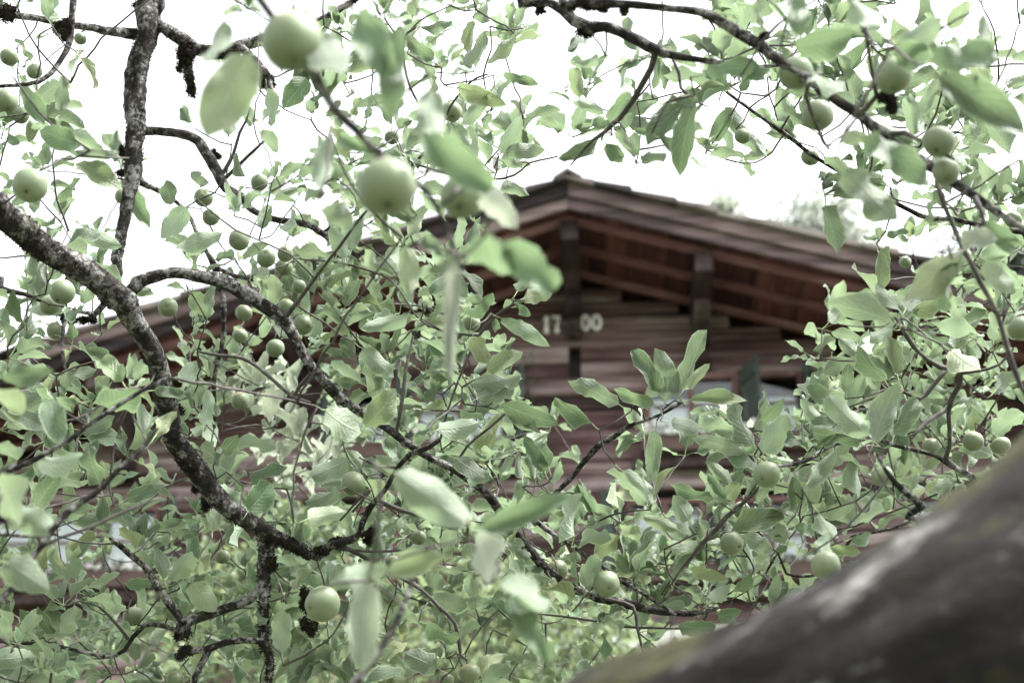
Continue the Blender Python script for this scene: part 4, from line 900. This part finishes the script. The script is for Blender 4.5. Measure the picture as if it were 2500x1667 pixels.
# ------------------------------------------------------------------ twigs: grow from the limbs to every rosette, petiole and apple stem
PP = np.array([tuple(p) for p in SK_P]); TI = np.array([0 if t_ is TL else 1 for t_ in SK_T])
cap_n = len(PP) + len(TARGETS) * 14
AP_, AT_ = np.zeros((cap_n, 3)), np.full(cap_n, -1); AP_[:len(PP)] = PP; AT_[:len(PP)] = TI; cnt = len(PP)
def d0(tg):
    ti = 0 if tg[1] is TL else 1
    q = AP_[:len(PP)] - np.array(tg[0]); dd = (q * q).sum(1); dd[AT_[:len(PP)] != ti] = 1e9
    return dd.min()
order = sorted(TARGETS, key=d0)
for pt, tree, rad, kind in order:
    ti = 0 if tree is TL else 1
    q = AP_[:cnt] - np.array(pt); dd = (q * q).sum(1); dd[AT_[:cnt] != ti] = 1e9
    j = int(dd.argmin()); a = Vector(AP_[j]); ln = math.sqrt(dd[j])
    if ln < 0.004: continue
    k = max(2, min(12, int(ln / 0.022)))
    perp = Vector((rng.gauss(0, 1), rng.gauss(0, 1), rng.gauss(-0.3, 1))) * ln * 0.06
    r0 = rad * (1 + min(0.9, ln * 4)); path = []
    for i in range(k + 1):
        s = i / k; c = a.lerp(pt, s) + perp * math.sin(math.pi * s) + Vector((rng.gauss(0, .0012), rng.gauss(0, .0012), rng.gauss(0, .0012))) * (0 if i in (0, k) else 1)
        path.append((c, r0 + (rad - r0) * s))
    tube(path, 6 if rad > 0.0013 else 5, tree.tw, rough=0.12, seed=cnt)
    for c, _ in path[1:]:
        AP_[cnt] = c; AT_[cnt] = ti; cnt += 1

# ------------------------------------------------------------------ emit leaves, twigs, petioles
for tree in (TL, TR):
    B = np.array(tree.base)
    tree.leaves.sort(key=lambda q: -q[0])
    T_ = Matrix.Translation(-tree.base)
    for size, M, var, kd, tn in tree.leaves[:SEG_CAP]:
        o = link('leaf', LEAVES[kd][var][0], tree.root); o.matrix_local = T_ @ M
    for kd in ('g', 'p'):
        V, Fc, UV, TT = [], [], [], []; n = 0
        for size, M, var, k2, tn in tree.leaves[SEG_CAP:]:
            if k2 != kd: continue
            _, vs_, fs, uv = LEAVES[kd][var]
            A = np.array(M); V.append(vs_ @ A[:3, :3].T + A[:3, 3] - B); Fc += [tuple(i + n for i in f) for f in fs]; UV += uv; TT += [tn] * len(vs_); n += len(vs_)
        if n:
            o = link('foliage', mesh('foliage', np.concatenate(V).tolist(), Fc, LEAF if kd == 'g' else PALE, True, UV, TT), tree.root); o['kind'] = 'stuff'
    for nm, mb_, mt in (('twigs', tree.tw, TWIG), ('leaf_stalks', tree.tw2, PETIOLE)):
        o = link(nm, mesh(nm, (np.array(mb_.v) - B).tolist(), mb_.f, mt, True), tree.root); o['kind'] = 'stuff'

# ------------------------------------------------------------------ moss tufts on the old wood
def moss(tree, px, py, rx, ry, d, n=None):
    c = P(px, py, d); r = random.Random(int(px * 7 + py)); mb = MB(); sx, sy = rx * d / F, ry * d / F
    n = n or int(420 + rx * ry * 0.7)
    lobes = [(c + RIGHT * r.uniform(-.6, .6) * sx + UPV * r.uniform(-.7, .6) * sy, sx * r.uniform(.35, .7), sy * r.uniform(.35, .75)) for _ in range(5)]
    for c2, ax, ay in lobes:
        for i in range(n // 5):
            a, z = r.uniform(0, 6.283), r.uniform(-1, 1); s = math.sqrt(1 - z * z); k = r.random() ** 0.4
            dr = RIGHT * math.cos(a) * s + UPV * z + FWD * math.sin(a) * s
            p = c2 + RIGHT * math.cos(a) * s * ax * k + UPV * z * ay * k + FWD * math.sin(a) * s * min(ax, ay) * k
            ln = r.uniform(0.002, 0.0065); dv = (dr * 0.6 + Vector((r.gauss(0, .6), r.gauss(0, .6), r.gauss(-.3, .6)))).normalized()
            w_ = dv.orthogonal().normalized() * r.uniform(0.0005, 0.0014); w2 = dv.cross(w_).normalized() * w_.length
            mb.add([p + w_, p - w_ * 0.5 + w2, p - w_ * 0.5 - w2, p + dv * ln], [(0, 1, 3), (1, 2, 3), (2, 0, 3), (0, 2, 1)])
        ns, nr = 7, 5; v, f = [], []                     # the lobe's body
        for i in range(nr + 1):
            th = math.pi * i / nr
            for k in range(ns):
                a = 2 * math.pi * k / ns; q = 0.85 * r.uniform(0.6, 1.1)
                v.append(c2 + (RIGHT * math.sin(th) * math.cos(a) * ax + UPV * math.cos(th) * ay + FWD * math.sin(th) * math.sin(a) * min(ax, ay)) * q)
        for i in range(nr):
            for k in range(ns): f.append((i*ns+k, (i+1)*ns+k, (i+1)*ns+(k+1) % ns, i*ns+(k+1) % ns))
        mb.add(v, f)
    link('moss_tuft', mesh('moss_tuft', [Vector(q) - tree.base for q in mb.v], mb.f, MOSS), tree.root)
for tr, *q in [(TL, 455, 115, 32, 30, 2.86), (TL, 452, 155, 24, 40, 2.86), (TL, 466, 205, 15, 32, 2.84), (TL, 163, 72, 26, 26, 2.6), (TL, 150, 62, 20, 20, 2.62), (TL, 560, 128, 40, 20, 2.86), (TL, 655, 190, 26, 26, 2.82),
               (TL, 350, 20, 36, 18, 2.88), (TL, 300, 370, 12, 16, 2.84), (TL, 312, 425, 26, 12, 2.82), (TL, 528, 378, 14, 14, 2.8), (TL, 664, 1340, 36, 30, 2.36), (TL, 655, 1375, 22, 20, 2.34), (TL, 745, 1460, 18, 40, 2.4), (TL, 756, 1530, 22, 24, 2.4), (TL, 792, 1340, 26, 18, 2.37),
               (TL, 897, 1305, 20, 22, 2.36), (TL, 820, 1322, 20, 14, 2.38), (TL, 444, 1535, 22, 24, 2.3), (TL, 450, 1588, 22, 22, 2.3), (TL, 412, 1000, 34, 26, 2.3), (TL, 262, 728, 22, 22, 2.16), (TL, 300, 755, 20, 22, 2.2), (TL, 510, 1225, 18, 22, 2.36),
               (TL, 480, 1185, 14, 22, 2.36), (TL, 212, 775, 24, 16, 2.6), (TL, 165, 780, 22, 18, 2.6), (TL, 355, 1340 - 480, 16, 26, 2.2), (TL, 390, 950, 18, 20, 2.28), (TL, 10, 20, 34, 28, 2.2),
               (TR, 1290, 2, 26, 14, 1.85), (TR, 1438, 78, 30, 22, 1.84), (TR, 1415, 2, 40, 24, 1.74), (TR, 1318, 24, 12, 16, 1.85), (TR, 1470, 14, 24, 16, 1.74), (TR, 1520, 20, 10, 16, 1.73), (TR, 1870, 88, 14, 10, 1.66), (TR, 2165, 232, 24, 22, 1.6), (TR, 2178, 258, 12, 18, 1.6)]:
    moss(tr, *q)

# ================================================================== GARDEN: shrubs, vine, flower boxes, far trees
SM = [leaf_mesh('leaf', BUSH, fold=f_, curl=-c_, wave=0.4, twist=0.2, seed=40 + i, nv=3, nu=2, rag=0.03) for i, (f_, c_) in enumerate(((0.3, 0.6), (0.5, 1.1), (0.15, 0.3), (0.6, 0.8)))]
def foliage(pts, mat, size, r, outward=None, droop=0.2):
    """one small leaf per point"""
    V, Fc, UV, TT = [], [], [], []; n = 0
    for p, ctr in pts:
        _, vs_, fs, uv = SM[r.randrange(4)]
        o = (p - ctr); o = o.normalized() if o.length > 1e-5 else Vector((0, 0, 1))
        y = (o * 0.6 + Vector((r.gauss(0, .6), r.gauss(0, .6), r.gauss(-droop, .5)))).normalized()
        nn = (Vector((0, 0, 1)) + o * 0.5 + Vector((r.gauss(0, .4), r.gauss(0, .4), r.gauss(0, .4)))); nn = nn - y * nn.dot(y); nn = nn.normalized() if nn.length > 1e-4 else y.orthogonal().normalized()
        x = y.cross(nn); l = size * r.uniform(0.6, 1.2); wd = l * r.uniform(0.45, 0.65)
        A = np.array([[x[i] * wd, y[i] * l, nn[i] * l] for i in range(3)])
        V.append(vs_ @ A.T + np.array(p)); Fc += [tuple(i + n for i in f) for f in fs]; UV += uv; TT += [r.random()] * len(vs_); n += len(vs_)
    return np.concatenate(V), Fc, UV, TT
def bush(name, label, cat, base, blobs, nleaf, size, mat, group=None, trunk_r=0.03, seed=1, stems=7, droop=0.2, trunk_name='stem'):
    """blobs: (centre, radii); stems run from the base into the blobs, leaves fill a shell of each"""
    r = random.Random(seed); base = Vector(base); root = empty(name, base); tag(root, label, cat, group)
    mb = MB(); pts = []
    tot = sum(b_[1][0] * b_[1][2] for b_ in blobs)
    for c, rad in blobs:
        c = Vector(c)
        for i in range(max(1, int(stems / len(blobs)))):
            tgt = c + Vector((r.uniform(-.6, .6) * rad[0], r.uniform(-.6, .6) * rad[1], r.uniform(-.2, .8) * rad[2]))
            st = base + Vector((r.uniform(-1, 1), r.uniform(-1, 1), 0)) * trunk_r * (1 if stems < 4 else 3)
            mid = st.lerp(tgt, 0.5) + Vector((r.uniform(-.15, .15), r.uniform(-.15, .15), 0)) * (tgt - st).length
            tube(smooth_path([(st, trunk_r), (mid, trunk_r * 0.7), (tgt, trunk_r * 0.2)], 0.3), 6, mb)
        n = int(nleaf * rad[0] * rad[2] / tot)
        subs = [c + Vector((r.gauss(0, .5) * rad[0], r.gauss(0, .5) * rad[1], r.gauss(0, .5) * rad[2])) for _ in range(max(4, n // 55))]
        for i in range(n):
            if i % 3 == 0:
                a, z = r.uniform(0, 6.283), r.uniform(-1, 1); s = math.sqrt(1 - z * z); k = r.random() ** 0.35
                p = c + Vector((math.cos(a) * s * rad[0], math.sin(a) * s * rad[1], z * rad[2])) * k; ctr = c
            else:
                ctr = subs[r.randrange(len(subs))]; q = min(rad) * 0.24
                p = ctr + Vector((r.gauss(0, q), r.gauss(0, q), r.gauss(0, q * 0.8)))
            pts.append((p, ctr))
    V, Fc, UV, TT = foliage(pts, mat, size, r, droop=droop)
    o = link('crown', mesh('crown', (V - np.array(base)).tolist(), Fc, mat, True, UV, TT), root)
    link(trunk_name, mesh(trunk_name, [Vector(v) - base for v in mb.v], mb.f, TWIG, True), root)
    return root
def at_y(px, py, y):
    """the point on the pixel's ray at horizontal distance y"""
    v = P(px, py, 1.0) - cam.location
    return cam.location + v * (y / v.y)
def blob(px, py, rx, rz, y, ry=None):
    c = at_y(px, py, y); d = (c - cam.location).dot(FWD); return (c, (rx * d / F, (ry or rx) * d / F, rz * d / F))
bush('garden_shrub', 'tall bushy shrub with small yellow-green leaves below the numerals', 'shrub', (-0.1, 9.4, 0), [blob(1130, 1560, 190, 150, 9.4), blob(1350, 1520, 200, 120, 9.6), blob(1480, 1590, 150, 130, 9.3), blob(1000, 1690, 260, 160, 9.2), blob(1300, 1720, 280, 160, 9.2), ((-0.1, 9.2, 2.0), (1.3, 0.9, 1.3)), ((0.3, 9.1, 0.9), (1.4, 1.0, 0.9))], 13000, 0.085, BUSH, seed=5, trunk_r=0.04)
bush('garden_shrub', 'loose pale shrub below the lower windows beside the crooked limb', 'shrub', (-2.6, 9.8, 0), [blob(600, 1420, 150, 110, 9.8), blob(780, 1330, 120, 120, 10.0), blob(700, 1560, 240, 140, 9.6), blob(430, 1480, 110, 90, 9.9), ((-2.5, 9.6, 2.2), (1.1, 0.8, 1.2)), ((-2.6, 9.6, 0.9), (1.2, 0.9, 0.9))], 9000, 0.09, BUSH, seed=8, trunk_r=0.04)
# vine on the gable wall
def hw(u, v, z): return house.matrix_basis @ Vector(hl(u, v, z))
bpy.context.view_layer.update()
r = random.Random(77); vroot = empty('climbing_vine', hw(-0.15, VW - 0.12, 0)); tag(vroot, 'climbing vine with small pale green leaves running up the log wall', 'vine')
mb = MB(); vpts = []
for ctrl, dens, wd in (([(-0.1, 0), (0.0, 2.5), (-0.25, 4.6), (-0.1, 5.4), (0.05, 6.2), (0.1, 6.9)], 520, 0.22), ([(-0.1, 0), (-0.5, 3.0), (-0.9, 5.2), (-0.95, 6.6), (-0.85, 7.6), (-0.83, 8.6)], 260, 0.07),
                       ([(-0.1, 0), (0.3, 3.0), (0.6, 5.2), (0.75, 6.1), (0.68, 6.9)], 260, 0.13), ([(-0.1, 0), (-0.6, 3.4), (-0.7, 5.5), (-0.62, 6.6), (-0.55, 7.4)], 220, 0.1)):
    path = smooth_path([(hw(u, VW - 0.1, z), 0.018 - 0.0018 * z) for u, z in ctrl], 0.1); tube(path, 6, mb, rough=0.1, seed=len(vpts))
    for i in range(dens):
        c = path[int(len(path) * (0.35 + 0.65 * r.random()) * 0.999)][0]
        p = c + Vector((r.gauss(0, wd), -abs(r.gauss(0.03, 0.06)), r.gauss(0, wd))); vpts.append((p, c + Vector((0, 0.1, 0))))
V, Fc, UV, TT = foliage(vpts, BUSH, 0.075, r, droop=0.5)
link('leaves', mesh('leaves', (V - np.array(vroot.location)).tolist(), Fc, BUSH, True, UV, TT), vroot)['kind'] = 'stuff'
link('vine_stem', mesh('vine_stem', [Vector(v) - vroot.location for v in mb.v], mb.f, TWIG, True), vroot)
# flower boxes
def flower_box(u0, u1, z, label):
    r = random.Random(int(u0 * 100) + 7); base = hw((u0 + u1) / 2, VW - 0.2, z); root = empty('flower_box', base, -YAW); tag(root, label, 'flower box', 'flower boxes under the chalet windows')
    h = (u1 - u0) / 2; mb = MB()
    mb.prism([(-0.09, 0), (0.09, 0), (0.11, 0.17), (0.09, 0.17), (0.075, 0.02), (-0.075, 0.02), (-0.09, 0.17), (-0.11, 0.17)], -h, h, lambda p, s: (s, p[0], p[1]))
    for s in (-1, 1): mb.prism([(-0.088, 0.003), (0.088, 0.003), (0.105, 0.168), (-0.105, 0.168)], s * h - 0.012, s * h + 0.012, lambda p, q: (q, p[0], p[1]))
    link('trough', mb.mesh('trough', TROUGH), root)
    pts = []
    for i in range(int(330 * h)): pts.append((Vector((r.uniform(-h, h), r.gauss(-0.03, 0.06), 0.15 + abs(r.gauss(0.03, 0.05)))), Vector((0, 0.1, 0))))
    V, Fc, UV, TT = foliage(pts, BUSH, 0.07, r); o = link('foliage', mesh('foliage', V.tolist(), Fc, BUSH, True, UV, TT), root); o['kind'] = 'stuff'
    fl = MB()
    for i in range(int(60 * h)):
        c = Vector((r.uniform(-h, h), r.gauss(-0.07, 0.05), 0.17 + abs(r.gauss(0.03, 0.06)))); q = r.uniform(0.018, 0.034)
        for k in range(6):
            a = Vector((r.gauss(0, 1), r.gauss(0, 1), r.gauss(0, 1))).normalized(); e = a.orthogonal().normalized(); g = a.cross(e); cc = c + a * q * 0.7
            fl.add([cc + e * q, cc + g * q, cc - e * q, cc - g * q, cc + a * q * 0.6], [(0, 1, 4), (1, 2, 4), (2, 3, 4), (3, 0, 4), (3, 2, 1, 0)])
    o = link('blossoms', fl.mesh('blossoms', PETAL), root); o['kind'] = 'stuff'
flower_box(0.42, 2.25, Z(5.885), 'flower box with white blossoms under the upper windows beside the open green shutters')
flower_box(-2.85, -1.05, Z(5.885), 'flower box with white blossoms under the upper windows on the numeral one side')
flower_box(-6.9, -4.85, Z(4.505), 'long flower box with white blossoms under the lower windows behind the crooked limb')
flower_box(0.2, 2.2, Z(4.445), 'flower box with white blossoms under the lower windows above the plastered base')
# far trees behind the roof
def far_tree(px, py, rx, rz, y, label, mat, n, size, seed, extra=()):
    bl = [blob(px, py, rx, rz, y)] + [blob(*e, y) for e in extra]; c = bl[0][0]
    bush('tree', label, 'tree', (c.x, c.y, 0), bl, n, size, mat, 'trees beyond the chalet', 0.28, seed, stems=2 * len(bl), trunk_name='trunk')
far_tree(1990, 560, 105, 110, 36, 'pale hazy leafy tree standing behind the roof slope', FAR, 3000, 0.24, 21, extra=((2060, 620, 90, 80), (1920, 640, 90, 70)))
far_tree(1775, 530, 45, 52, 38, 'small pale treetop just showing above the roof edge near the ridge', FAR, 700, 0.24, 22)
far_tree(2440, 640, 80, 90, 33, 'dark green tree beyond the end of the roof', CONIF, 3600, 0.26, 23, extra=((2380, 690, 60, 80), (2500, 700, 100, 100)))
print('leaves', len(TL.leaves), len(TR.leaves), 'objects', len(bpy.data.objects))
